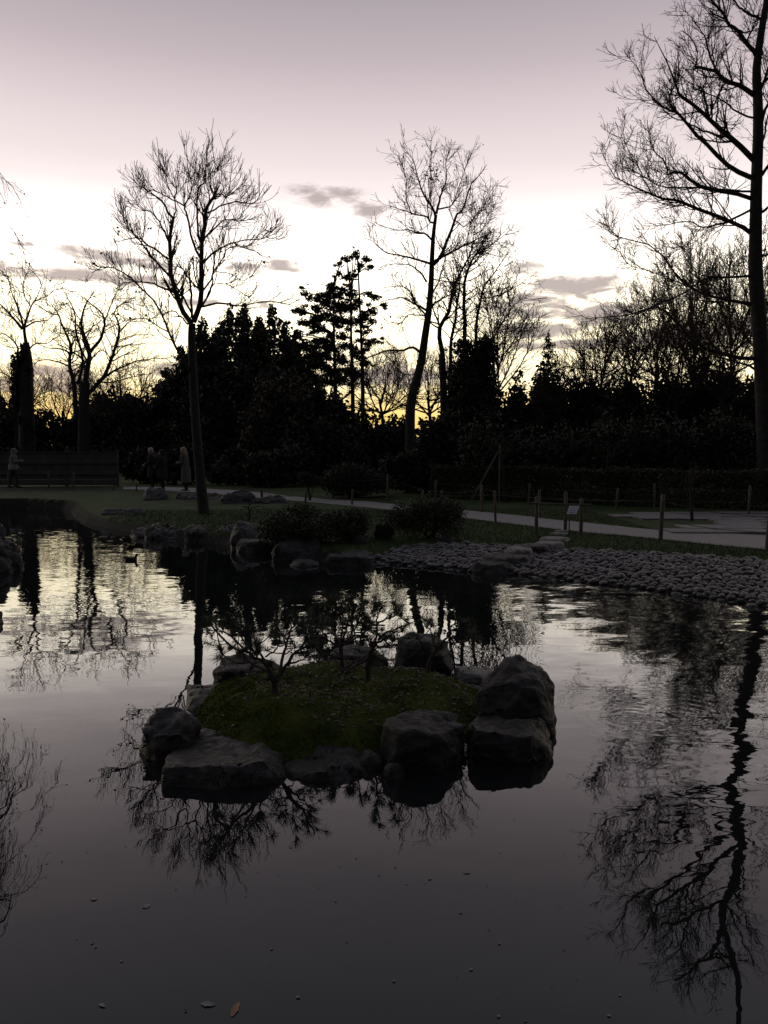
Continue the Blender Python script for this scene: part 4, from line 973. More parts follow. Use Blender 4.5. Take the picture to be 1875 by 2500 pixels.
# young trees by the hedge
def young(px, pyb, pyt, label, seed, lean=0, Y=None):
    p = on_ground(px, pyb); Y = p.y
    rs = random.Random(seed)
    L = [([(px + lean * .8, pyt + 40), (px + lean + f * 20, pyt + 15), (px + lean + f * 34, pyt - 10 + abs(f) * 12)], .012, .005) for f in (-1, -.5, .1, .6, 1)]
    LVy = [dict(per_m=3, tmin=.3, ang=(45, 14), labs=.5, k=5, up=.02, wob=.15, rr=.6, rmin=.005), dict(per_m=4, tmin=.2, ang=(45, 14), labs=.3, k=4, up=0, wob=.15, rr=.6, rmin=.004)]
    return bare_tree('young_tree', label, Y, ([(px, pyb), (px + lean * .4, (pyb + pyt) / 2), (px + lean, pyt)], .045, .02), L, seed, LVy, 'bark')
young(1232, 1226, 1085, 'young weeping tree tied to a propped stake before the hedge', 401, -8)
young(1481, 1233, 1095, 'slim young tree growing against the hedge right of the sign', 402, 3)
young(1690, 1272, 1150, 'thin leaning sapling standing in the paved area', 403, -8)

# weeping birch on the left bank; only its hanging twigs reach the picture
rb = np.random.default_rng(77)
BX, BY_ = -11.2, 17.5
wb = thing('weeping_birch', 'weeping birch whose thin hanging twigs enter at the upper left edge', 'tree', (BX, BY_, gz(BX, BY_)))
tp = resample([(BX, BY_, .2), (BX + .1, BY_, 3), (BX - .1, BY_ + .1, 6), (BX + .1, BY_, 9), (BX + .2, BY_, 13)], 20)
V, F = tubes([(tp[None], np.linspace(.24, .05, 20)[None], 10)]); np_obj('trunk', V, F, M['bark_pale'], wb)
lp, lr_ = [], []
for i in range(16):
    a = rb.uniform(-math.pi, math.pi) if i > 8 else rb.uniform(-.5, .45); z0 = rb.uniform(5, 9.0) if i <= 8 else rb.uniform(5, 12.5); L = (2.86 + rb.uniform(-.5, .12)) * (1 - .045 * max(0, z0 - 6))
    lp.append(resample([(BX, BY_, z0), (BX + math.cos(a) * L * .5, BY_ + math.sin(a) * L * .5, z0 + 1.0), (BX + math.cos(a) * L * .88, BY_ + math.sin(a) * L * .88, z0 + 1.0), (BX + math.cos(a) * L, BY_ + math.sin(a) * L, z0 + .4)], 12)); lr_.append(np.linspace(.05, .012, 12))
LP, LRr = np.array(lp), np.array(lr_)
V, F = tubes([(LP, LRr, 6)]); np_obj('branches', V, F, M['bark'], wb)
P1, R1 = spawn(rb, LP, LRr, per_m=3.4, tmin=.3, ang=(60, 20), labs=1.9, k=9, up=-.30, wob=.10, rr=.35, rmin=.007, taper=.5)
P2, R2 = spawn(rb, P1, R1, per_m=3.2, tmin=.15, ang=(35, 15), labs=.8, k=6, up=-.25, wob=.10, rr=.6, rmin=.005)
P3, R3 = spawn(rb, P2, R2, per_m=3.0, tmin=.2, ang=(40, 15), labs=.2, k=3, up=-.1, wob=.1, rr=.6, rmin=.004)
V, F = tubes([(P1, R1, 3), (P2, R2, 3), (P3, R3, 3)]); np_obj('twigs', V, F, M['twig'], wb)['kind'] = 'stuff'
ends = np.concatenate([P3[:, -1], P2[:, -1]]); ends = ends[rb.random(len(ends)) < .25]
V, F = leaves(rb, ends, .06, .7); np_obj('catkins', V, F, M['leaf_brown'], wb, smooth=False)['kind'] = 'stuff'

# ------------------------------------------------------------------ evergreens and shrubs
def leafy(name, label, cat, lobes, n, size, mat='leaf_dark', stems=None, group=None, inner=.4, aspect=.55, part='crown', seed=1, base=None, trunk=True):
    rng = np.random.default_rng(seed)
    c = np.array([l[0] for l in lobes], float); r = np.array([l[1] for l in lobes], float)
    if base is None:
        bx, by = c[:, 0].mean(), c[:, 1].mean(); base = (bx, by, gz(bx, by))
    root = thing(name, label, cat, base, group)
    V, F = leaves(rng, lobe_points(rng, lobes, n, inner), size, aspect)
    np_obj(part, V, F, M[mat], root, smooth=False)['kind'] = 'stuff'
    if stems is None and trunk:
        stems = []
        for i in range(min(7, len(lobes))):
            stems.append(resample([(base[0] + rng.uniform(-.1, .1), base[1] + rng.uniform(-.1, .1), base[2] - .05), ((base[0] * .6 + c[i, 0] * .4), (base[1] * .6 + c[i, 1] * .4), base[2] + (c[i, 2] - base[2]) * .5), tuple(c[i])], 8))
        h = max(.3, float((c[:, 2] + r[:, 2]).max() - base[2]))
        r0 = .018 * h + .01
        V, F = tubes([(np.array(stems), np.tile(np.linspace(r0, r0 * .3, 8), (len(stems), 1)), 6)])
        np_obj('trunk' if cat == 'tree' else 'stems', V, F, M['bark'], root)
    return root
def bush_lobes(x0, x1, yt, yb, Y, rs, n=10, depth=None, zb=None):
    """lobes that fill a mound between the given image bounds, standing on the ground at distance Y"""
    L, Rr = at(x0, 1100, Y).x, at(x1, 1100, Y).x; zt = at(x0, yt, Y).z; z0 = gz((L + Rr) / 2, Y) if zb is None else zb
    w, h = (Rr - L) / 2, zt - z0; d = depth or w * .8; out = []
    for i in range(n):
        u = rs.uniform(-.8, .8); t = rs.uniform(.25, .82); lim = math.sqrt(max(.05, 1 - u * u))
        zc = z0 + h * t * (lim * .55 + .45) * .95
        rr_ = rs.uniform(.24, .38)
        out.append((((L + Rr) / 2 + u * w, Y + rs.uniform(-.6, .6) * d, zc), (w * rr_ * 1.1, d * rr_ * 1.2, h * rr_ * .8)))
    out.append((((L + Rr) / 2, Y, z0 + h * .42), (w * .78, d * .75, h * .42)))
    mx_ = max(c[2] + r[2] * .92 for c, r in out); f_ = h / (mx_ - z0)
    return [((c[0], c[1], z0 + (c[2] - z0) * f_), (r[0], r[1], r[2] * f_)) for c, r in out]
rs = random.Random(9)
# columnar evergreen clump (left of centre)
cols = [(506, 790, 30), (540, 805, 26), (565, 756, 30), (607, 743, 30), (640, 775, 26), (671, 757, 30), (700, 800, 24), (450, 853, 30), (415, 902, 28), (720, 830, 20), (480, 840, 30)]
for i, (x, yt, w) in enumerate(cols):
    Y = 60 + (i % 3) * 2.2; zt = at(x, yt, Y).z; zg = gz(at(x, 1100, Y).x, Y); xx_ = at(x, 1100, Y).x; wr = w * 1.75 * Y / FPX
    lob = []
    for t in np.linspace(.05, 1, 14):
        rr_ = wr * (1.15 if t < .55 else 1.15 * (1 - ((t - .55) / .46) ** 2.0 * .80))
        lob.append(((xx_ + rs.uniform(-.45, .45) * rr_, Y + rs.uniform(-.3, .3) * rr_, zg + (zt - zg) * t * .96), (rr_ * rs.uniform(.6, 1.25), rr_ * 1.2, (zt - zg) * rs.uniform(.05, .09))))
    leafy('evergreen_tree', ['tallest spire of the dark evergreen clump', 'dark evergreen spire beside the bare tree trunk', 'low evergreen bush at the left foot of the clump'][0] if i == 3 else
          {0: 'dark evergreen spire just right of the bare tree trunk', 1: 'short dark evergreen between two spires near the bare trunk', 2: 'dark evergreen spire left of the tallest one', 4: 'short dark evergreen right of the tallest spire',
           5: 'dark evergreen spire at the right of the clump', 6: 'narrow dark evergreen at the right rim of the clump', 7: 'rounded evergreen just left of the bare trunk', 8: 'lowest evergreen at the left rim of the clump', 9: 'thin evergreen next to the airy tall evergreen', 10: 'dark evergreen directly behind the bare trunk'}[i],
          'tree', lob, 9000, .30, 'leaf_dark', group='evergreens of the dark clump', seed=500 + i, inner=.3)
# airy tall evergreen
Zc = zoomer(600, 550, 2.37)
puffs = [(640, 165, 28), (610, 185, 28), (575, 195, 34), (690, 195, 34), (545, 225, 30), (720, 240, 26), (660, 230, 30), (545, 280, 30), (590, 300, 34), (630, 290, 26), (325, 360, 24), (345, 395, 28), (370, 425, 26), (495, 350, 40), (480, 395, 48), (530, 400, 48),
         (560, 375, 40), (610, 400, 50), (470, 450, 55), (540, 470, 60), (600, 480, 55), (650, 440, 40), (715, 400, 30), (750, 420, 30), (470, 520, 55), (530, 550, 60), (610, 560, 55), (680, 540, 50), (730, 500, 40), (730, 560, 30), (800, 460, 28), (420, 420, 36), (410, 480, 40), (400, 560, 50),
         (430, 600, 46), (330, 500, 34), (300, 490, 26), (330, 560, 34), (310, 640, 34), (345, 690, 46), (390, 730, 52), (400, 680, 40), (460, 680, 50), (500, 640, 40), (480, 720, 44), (560, 640, 40), (570, 790, 36), (540, 780, 36), (610, 700, 44), (640, 740, 36), (690, 620, 34), (710, 690, 36), (740, 670, 30),
         (560, 700, 44), (360, 760, 50), (440, 760, 54), (300, 700, 40), (350, 860, 60), (300, 830, 50), (440, 900, 60), (560, 900, 50), (640, 860, 44), (690, 800, 40), (420, 800, 50), (470, 830, 50), (380, 800, 50), (600, 850, 50), (520, 860, 50), (330, 790, 46), (290, 620, 24)]
YE = 48.0
lob = []
for x, y, r in puffs:
    (a, b), = Zc([(x, y)]); p = at(a, b, YE + rs.uniform(-1.4, 1.4)); rr_ = r / 2.37 * YE / FPX * (.86 if y < 420 else 1.0)
    lob.append((tuple(p), (rr_, rr_, rr_ * .7)))
    for _ in range(3):
        k_ = rs.uniform(.25, .5); lob.append(((p.x + rs.gauss(0, rr_ * .9), p.y + rs.gauss(0, rr_ * .8), p.z + rs.gauss(0, rr_ * .8)), (rr_ * k_ * 1.4, rr_ * k_, rr_ * k_ * .7)))
st = []
for x, yb in ((510, 1500), (610, 1500), (668, 1500)):
    top = {510: 360, 610: 400, 668: 160}[x]
    st.append(resample([tuple(at(*Zc([(x + 12, yb)])[0], YE)), tuple(at(*Zc([(x + 8, 900)])[0], YE)), tuple(at(*Zc([(x, 650)])[0], YE)), tuple(at(*Zc([(x - 22 if x == 668 else x, top)])[0], YE))], 14))
eroot = leafy('evergreen_tree', 'airy tall evergreen with see-through crown on thin trunks', 'tree', lob, 27000, .16, 'leaf_dark', seed=521, inner=.0, base=(st[1][0][0], YE, gz(st[1][0][0], YE)), trunk=False)
for s_ in st:
    V, F = tubes([(s_[None], np.linspace(.15, .04, 14)[None], 8)]); np_obj('trunk', V, F, M['bark'], eroot)
br = []
for (c, r) in lob:
    k = min(range(3), key=lambda j: abs(st[j][6][0] - c[0])); j = min(range(14), key=lambda j: abs(st[k][j][2] - (c[2] - .5))); a = st[k][j]
    br.append(resample([tuple(a), ((a[0] + c[0]) / 2, (a[1] + c[1]) / 2, (a[2] + c[2]) / 2 + .1), c], 6))
V, F = tubes([(np.array(br), np.tile(np.linspace(.03, .01, 6), (len(br), 1)), 4)]); np_obj('branches', V, F, M['bark'], eroot)
# conifer tip
lob = []
for i, t in enumerate(np.linspace(0, 1, 22)):
    y = 818 + t * 300; w = (5 + 62 * min(1, t * 2.1)) * rs.uniform(.6, 1.2); Y = 46
    for s in (-1, -.5, 0, .5, 1): lob.append((tuple(at(1339 + s * w * .6 * rs.uniform(.5, 1), y + rs.uniform(-5, 5), Y + rs.uniform(-.5, .5))), (w * .36 * Y / FPX, w * .45 * Y / FPX, .22)))
leafy('conifer', 'small pointed conifer rising above the dark shrubs left of the clouds', 'tree', lob, 7000, .14, 'leaf_dark', seed=530, inner=.05, trunk=False)
cr_ = bpy.data.objects['conifer']; a_ = np.array(cr_.location); b_ = np.array(at(1339, 822, 46))
V, F = tubes([(resample([tuple(a_), tuple((a_ + b_) / 2), tuple(b_)], 6)[None], np.linspace(.14, .015, 6)[None], 6)]); np_obj('trunk', V, F, M['bark'], cr_)
# ivy-topped stump and the dark right mass
lob = [(tuple(at(1145 + rs.uniform(-26, 50), y, 40 + rs.uniform(-.6, .6))), (rs.uniform(.3, .95), .7, rs.uniform(.3, .6))) for y in range(845, 1100, 7)] + [(tuple(at(1190 + rs.uniform(-10, 12), y, 40)), (rs.uniform(.25, .6), .5, .4)) for y in range(832, 960, 9)] + [(tuple(at(1140 + rs.uniform(-12, 10), y, 40)), (.35, .4, .4)) for y in range(835, 900, 10)]
leafy('ivy_stump', 'thick ivy-smothered stump with a squarish top', 'tree', lob, 10000, .19, 'ivy', seed=531, inner=.15, part='ivy')
mass = [(285, 405, 1090, 40, 'low black shrub behind the two people in black'), (380, 520, 1085, 39, 'low black shrub behind the lone bare tree trunk'), (500, 650, 1090, 38, 'low black shrub beyond the humped boulder'), (610, 770, 1085, 36, 'low black shrub left of the wide domed bush'), (930, 1062, 1105, 31, 'low black shrub between domed bush and hedge'),
        (180, 310, 946, 74, 'dark rounded shrub beneath the crooked bare tree'), (290, 430, 938, 66, 'dark rounded shrub left behind the lone bare tree'), (400, 640, 880, 58, 'broad dark shrub at the foot of the evergreen clump'), (560, 740, 870, 56, 'broad dark shrub at the right foot of the evergreen clump'),
        (-60, 70, 960, 78, 'far dark shrub at the left edge'), (740, 880, 930, 52, 'dark shrub closing the gap under the airy evergreen'), (1100, 1260, 905, 47, 'dark shrub filling behind the ivy stump'), (1230, 1460, 908, 50, 'long dark shrub behind the pointed conifer'), (1400, 1640, 912, 49, 'long dark shrub low in the right thicket'),
        (1580, 1780, 895, 50, 'broad dark shrub deep in the right thicket'), (1720, 1960, 900, 50, 'broad dark shrub behind the huge trunk'),
        (1075, 1200, 880, 43, 'dark shrub around the foot of the ivy stump'), (1180, 1300, 905, 47, 'dark shrub right of the ivy stump'), (1260, 1400, 895, 51, 'rounded dark shrub under the pointed conifer'),
        (1370, 1500, 905, 49, 'dark shrub between conifer and thicket'), (1450, 1600, 925, 46, 'wide dark shrub at the left of the right mass'), (1560, 1700, 893, 50, 'tall dark shrub in the middle of the right mass'),
        (1660, 1800, 868, 49, 'highest dark shrub of the right mass'), (1760, 1900, 905, 46, 'dark shrub behind the huge tree trunk'), (1860, 2060, 890, 49, 'dark shrub cut off by the right edge'),
        (1020, 1130, 1000, 31, 'low dark shrub right of the leaning trunk'), (880, 1010, 1010, 42, 'low dark shrub left of the leaning trunk'), (700, 800, 905, 43, 'dark shrub under the airy evergreen'),
        (780, 900, 965, 42, 'dark shrub below the gap of yellow sky'), (690, 900, 1010, 39, 'wide low shrub before the airy evergreen'), (955, 1110, 1098, 31, 'low dark shrub at the left end of the clipped hedge'), (590, 760, 905, 40, 'brownish shrub in front of the dark evergreen clump'),
        (260, 400, 953, 68, 'bushy dark shrub behind the two people in black'), (340, 440, 968, 65, 'dark shrub just left of the bare tree'), (130, 300, 993, 72, 'dark shrub behind the right end of the wooden fence'),
        (-20, 130, 993, 72, 'dark shrub behind the middle of the wooden fence'), (-150, 40, 963, 74, 'dark shrub behind the left end of the wooden fence'), (210, 340, 963, 78, 'farther dark shrub under the crooked bare tree'),
        (-400, -100, 948, 70, 'dark shrub outside the left edge'), (1950, 2300, 880, 45, 'dark shrub outside the right edge'),
        (1100, 1420, 1010, 30, 'long low shrub right behind the hedge'), (1380, 1680, 1005, 30, 'long low shrub behind the hedge near the sapling'), (1640, 1960, 1000, 30, 'long low shrub behind the right end of the hedge')]
for i, (x0, x1, yt, Y, lab) in enumerate(mass):
    big = (x1 - x0) > 150
    leafy('shrub', lab, 'shrub', bush_lobes(x0, x1, yt, 1130, Y, random.Random(600 + i), 16 if big else 13), 7200 if big else 5400, .0062 * Y, 'leaf_brown' if 'brownish' in lab else 'leaf_dark', group='dark shrubs behind the garden', seed=600 + i, inner=.25)
# far wood, one mass
lob = []
for x in np.arange(-85, 105, 3.2):
    lob.append(((x + rs.uniform(-1, 1), 100 + rs.uniform(-5, 5), 2.2 + rs.uniform(0, 1.2)), (3.8, 3.0, 3.2 + rs.uniform(-.6, 1.5))))
V, F = leaves(RNG, lobe_points(RNG, lob, 36000, .3), .72, .6)
tag(np_obj('far_wood', V, F, M['leaf_dark'], smooth=False), 'far dark wood closing the horizon behind the garden', 'wood', kind='stuff')
lob = []
for x in np.arange(-45, 60, 1.8):
    lob.append(((x + rs.uniform(-.4, .4), 64 + rs.uniform(-1, 1), 1.1), (1.7, 1.2, 1.5 + rs.uniform(-.2, .6))))
V, F = leaves(RNG, lobe_points(RNG, lob, 20000, .3), .40, .6)
tag(np_obj('undergrowth', V, F, M['leaf_dark'], smooth=False), 'dark undergrowth beneath the far trees', 'undergrowth', kind='stuff')
# garden shrubs
def round_shrub(x0, x1, yt, yb, label, seed, n, size, mat, depth=None, inner=.45, nl=18, group=None):
    p = on_ground((x0 + x1) / 2, yb); r_ = random.Random(seed); Y = p.y + (depth or .6)
    return leafy('shrub', label, 'shrub', bush_lobes(x0, x1, yt, yb, Y, r_, nl, depth), n, size, mat, seed=seed, inner=inner, group=group)
round_shrub(640, 900, 1232, 1338, 'large spreading round shrub above the shore rocks', 701, 26000, .05, 'leaf_mid', .9, .3, 24)
round_shrub(940, 1128, 1212, 1328, 'stemmy domed shrub at the left end of the cobbles', 702, 17000, .042, 'leaf_mid', .7, .4, 20)
round_shrub(915, 968, 1278, 1322, 'small dense dark cushion shrub beside the stemmy one', 703, 6000, .035, 'leaf_dark', .3, .4, 8)
p_ = on_ground(850, 1222)
round_shrub(755, 955, 1127, 1222, 'wide domed evergreen bush on the far side of the path', 704, 14000, .085, 'leaf_dark', 1.2, .4, 20)
# cloud-pruned small tree
p_ = on_ground(757, 1222); Y = p_.y
lob = [(tuple(at(755 + rs.uniform(-18, 18), 1168 + rs.uniform(-8, 8), Y + rs.uniform(-.2, .2))), (.22, .25, .13)) for _ in range(10)]
leafy('topiary_tree', 'small mushroom-shaped clipped tree by the path', 'tree', lob, 5000, .06, 'leaf_dark', seed=705, inner=.3, base=tuple(p_))
# bonsai on the lawn
p_ = on_ground(608, 1272)
bare_tree('bonsai_tree', 'tiny crooked bare bonsai-like tree behind the square shore block', p_.y,
          ([(608, 1272), (609, 1255), (607, 1240)], .035, .02), [([(607, 1245), (618, 1238), (634, 1236), (645, 1238)], .018, .006), ([(608, 1242), (598, 1236), (590, 1240)], .016, .006), ([(608, 1262), (600, 1256), (592, 1262), (586, 1270)], .016, .006), ([(607, 1240), (610, 1230), (606, 1222)], .016, .006)],
          710, [dict(per_m=5, tmin=.3, ang=(50, 15), labs=.22, k=4, up=.0, wob=.2, rr=.6, rmin=.004), dict(per_m=7, tmin=.2, ang=(45, 15), labs=.12, k=4, up=0, wob=.2, rr=.6, rmin=.003)])
# clipped hedge
hx0, hx1, hy0, hy1 = at(1050, 1200, 29.4).x, 17.5, 29.4, 21.3
hedge = thing('hedge', 'long clipped dark hedge closing the lawn on the right', 'hedge', (9, 24, .25))
n = 62000
t = RNG.random(n); hxx = hx0 + (hx1 - hx0) * t; hyy = hy0 + (hy1 - hy0) * t
side = RNG.random(n); v = RNG.normal(0, .035, n); HT = 1.12 + .03 * np.sin(hxx * 1.7) + .02 * np.sin(hxx * 4.9 + 1)
zz = np.where(side < .55, RNG.random(n) * HT, np.where(side < .8, HT + v, RNG.random(n) * HT)); dy = np.where(side < .55, -.42 + v, np.where(side < .8, RNG.uniform(-.42, .42, n), RNG.uniform(-.4, .42, n)))
C = np.stack([hxx, hyy + dy, ground_z(hxx, hyy) + zz], 1)
V, F = leaves(RNG, C, .075, .6); np_obj('foliage', V, F, M['leaf_mid'], hedge, smooth=False)['kind'] = 'stuff'
st = [np.array([[hx0 + (hx1 - hx0) * u, hy0 + (hy1 - hy0) * u, .1], [hx0 + (hx1 - hx0) * u + .05, hy0 + (hy1 - hy0) * u, .8], [hx0 + (hx1 - hx0) * u, hy0 + (hy1 - hy0) * u + .05, 1.3]]) for u in np.linspace(.01, .99, 50)]
V, F = tubes([(np.array(st), np.full((50, 3), .02), 5)]); np_obj('stems', V, F, M['bark'], hedge)

# ------------------------------------------------------------------ fences, posts, sign
def post_part(name, base, h, r, parent, lean=(0, 0), mat='wood'):
    P = np.array([[base.x, base.y, base.z - .15], [base.x + lean[0] * .5, base.y + lean[1] * .5, base.z + h * .5], [base.x + lean[0], base.y + lean[1], base.z + h], [base.x + lean[0], base.y + lean[1], base.z + h + .001]])
    V, F = tubes([(P[None], np.array([[r, r * .98, r * .95, r * .8]]), 10)])
    return np_obj(name, V, F, M[mat], parent)
def rope_fence(label, posts, hts, r=.04, ropes=(.85, .45)):
    pts = [on_ground(x, y) for x, y, _ in posts]
    root = thing('rope_fence', label, 'fence', pts[0])
    tops = []
    for p, (x, y, yt) in zip(pts, posts):
        h = at(x, yt, p.y).z - p.z; tops.append(h); post_part('post', p, h, r * random.uniform(.85, 1.2), root, (random.uniform(-.05, .05), random.uniform(-.05, .05)))
    for f in ropes:
        for a, b, ha, hb in zip(pts, pts[1:], tops, tops[1:]):
            A, B = Vector((a.x, a.y, a.z + ha * f)), Vector((b.x, b.y, b.z + hb * f)); Mid = (A + B) / 2 - Vector((0, 0, .05))
            V, F = tubes([(resample([tuple(A), tuple(Mid), tuple(B)], 9)[None], np.full((1, 9), .006), 5)]); np_obj('rope', V, F, M['rope'], root)
    return root
rope_fence('row of wooden posts along the pond side of the gravel path', [(640, 1218, 1192), (745, 1227, 1190), (859, 1233, 1195), (1030, 1252, 1197), (1210, 1275, 1197), (1612, 1318, 1207), (1872, 1342, 1250)], None)
rope_fence('row of wooden posts along the far side of the gravel path', [(845, 1219, 1164), (946, 1228, 1158), (1079, 1240, 1197), (1176, 1251, 1184), (1318, 1264, 1196)], None)
rope_fence('row of thin wooden posts just before the clipped hedge', [(1063, 1222, 1172), (1290, 1232, 1180), (1504, 1246, 1192), (1598, 1245, 1180), (1827, 1258, 1186)], None, .035)
rope_fence('short posts edging the lawn in front of the wooden fence', [(20, 1192, 1155), (119, 1192, 1150), (179, 1195, 1152), (276, 1197, 1185), (332, 1198, 1183)], None, .035, (.8,))
# barrier: three posts and a round rail, with a small sign
b0, b1, b2 = on_ground(1309, 1301), on_ground(1380, 1297), on_ground(1418, 1306)
bar = thing('wooden_barrier', 'low wooden barrier of three posts and one pole beside the stepping stones', 'barrier', b0)
for p, x, yt in ((b0, 1309, 1213), (b1, 1380, 1201), (b2, 1418, 1217)): post_part('post', p, at(x, yt, p.y).z - p.z, .042, bar)
Yr = b0.y - .07
A, B = at(1297, 1228, Yr), at(1442, 1233, b2.y - .02)
V, F = tubes([(resample([tuple(A), tuple((A + B) / 2 + Vector((0, 0, -.01))), tuple(B)], 10)[None], np.full((1, 10), .026), 10)]); np_obj('rail', V, F, M['wood'], bar)
for p in (b0, b2):
    P = [(p.x + math.cos(t) * .06, p.y + math.sin(t) * .06, (A.z + B.z) / 2 + .012 * math.sin(3 * t)) for t in np.linspace(0, 6.283, 16)]
    V, F = tubes([(np.array(P)[None], np.full((1, 16), .01), 5)]); np_obj('lashing', V, F, M['rope'], bar)
Ys = b2.y - .15
sc = at(1399, 1245, Ys)
sign = thing('notice_sign', 'small white notice plate leaning under the barrier pole', 'sign', (sc.x, Ys, gz(sc.x, Ys)))
shear = .075
def plate_pt(u, v, d): return Vector((sc.x + u * .105 + v * shear * .5, Ys + v * .03 + d, sc.z + v * .085))
bm = bmesh.new()
fr_ = [bm.verts.new(plate_pt(u, v, -.008)) for u, v in ((-1, -1), (1, -1), (1, 1), (-1, 1))]; bk = [bm.verts.new(plate_pt(u, v, .008)) for u, v in ((-1, -1), (1, -1), (1, 1), (-1, 1))]
bm.faces.new(fr_); bm.faces.new(bk[::-1])
for i in range(4): bm.faces.new([fr_[i], bk[i], bk[(i + 1) % 4], fr_[(i + 1) % 4]])
bmesh.ops.recalc_face_normals(bm, faces=bm.faces[:])
plate = bm_obj('plate', bm, M['sign_white'], sign)
bm = bmesh.new()
def mark(u0, u1, v0, v1):
    q_ = [bm.verts.new(plate_pt(u, v, -.0095)) for u, v in ((u0, v0), (u1, v0), (u1, v1), (u0, v1))]; bm.faces.new(q_)
for k in range(8):
    t0, t1 = k * math.pi / 4, (k + 1) * math.pi / 4
    bm.faces.new([bm.verts.new(plate_pt(.05, .55, -.0095)), bm.verts.new(plate_pt(.05 + .1 * math.cos(t0), .55 + .13 * math.sin(t0), -.0095)), bm.verts.new(plate_pt(.05 + .1 * math.cos(t1), .55 + .13 * math.sin(t1), -.0095))])
for v, ws in ((-.18, (.28, .18, .26)), (-.62, (.2, .3, .16))):
    u = -.55
    for w in ws:
        mark(u, u + w, v - .09, v + .09); u += w + .13
pr = bm_obj('lettering', bm, M['ink'], sign); pr.parent = plate; pr.location = (0, 0, 0)
post_part('stake', Vector((sc.x - .07, Ys + .03, gz(sc.x, Ys))), sc.z - gz(sc.x, Ys) - .02, .014, sign)
# stakes propping the young weeping tree
p = on_ground(1219, 1226); st_ = thing('tree_stake', 'tall pale upright stake with a slanting prop beside the young weeping tree', 'stake', p)
post_part('pole', p, at(1217, 1085, p.y).z - p.z, .035, st_)
q0 = on_ground(1151, 1224); q1 = at(1216, 1103, p.y - .06)
V, F = tubes([(np.array([tuple(q0), tuple((q0 + q1) / 2), tuple(q1)])[None], np.full((1, 3), .03), 8)]); np_obj('prop', V, F, M['wood'], st_)
# panelled wooden fence at the left
fy = 36.6
fx1 = at(290, 1150, fy).x
fen = thing('wooden_fence', 'long grey boarded fence at the far left behind the lawn', 'fence', (fx1, fy, .4))
zt_, zb_ = at(100, 1104, fy).z, at(100, 1184, fy).z
bay = 2.35
for k in range(6):
    xa = fx1 - (k + 1) * bay; xb = xa + bay
    bm = bmesh.new(); box_bm(bm, Vector((xb - .06, fy, (zt_ + zb_) / 2 - .05)), (.11, .11, zt_ - zb_ + .35), 0, .01); bm_obj('post', bm, M['fence_wood'], fen)
    hh = (zt_ - zb_) / 6
    for j in range(6):
        bm = bmesh.new(); box_bm(bm, Vector(((xa + xb) / 2 - .06, fy - .01 * (j % 2), zb_ + hh * (j + .5))), (bay - .12, .022, hh - .012), 0, .004); bm_obj('board', bm, M['fence_wood'], fen)
for f in (0.02, .33, .66, .995):
    bm = bmesh.new(); box_bm(bm, Vector((fx1 - 3 * bay, fy - .085, zb_ + (zt_ - zb_) * f)), (6 * bay, .05, .06), 0, .008); bm_obj('rail', bm, M['rope'], fen)

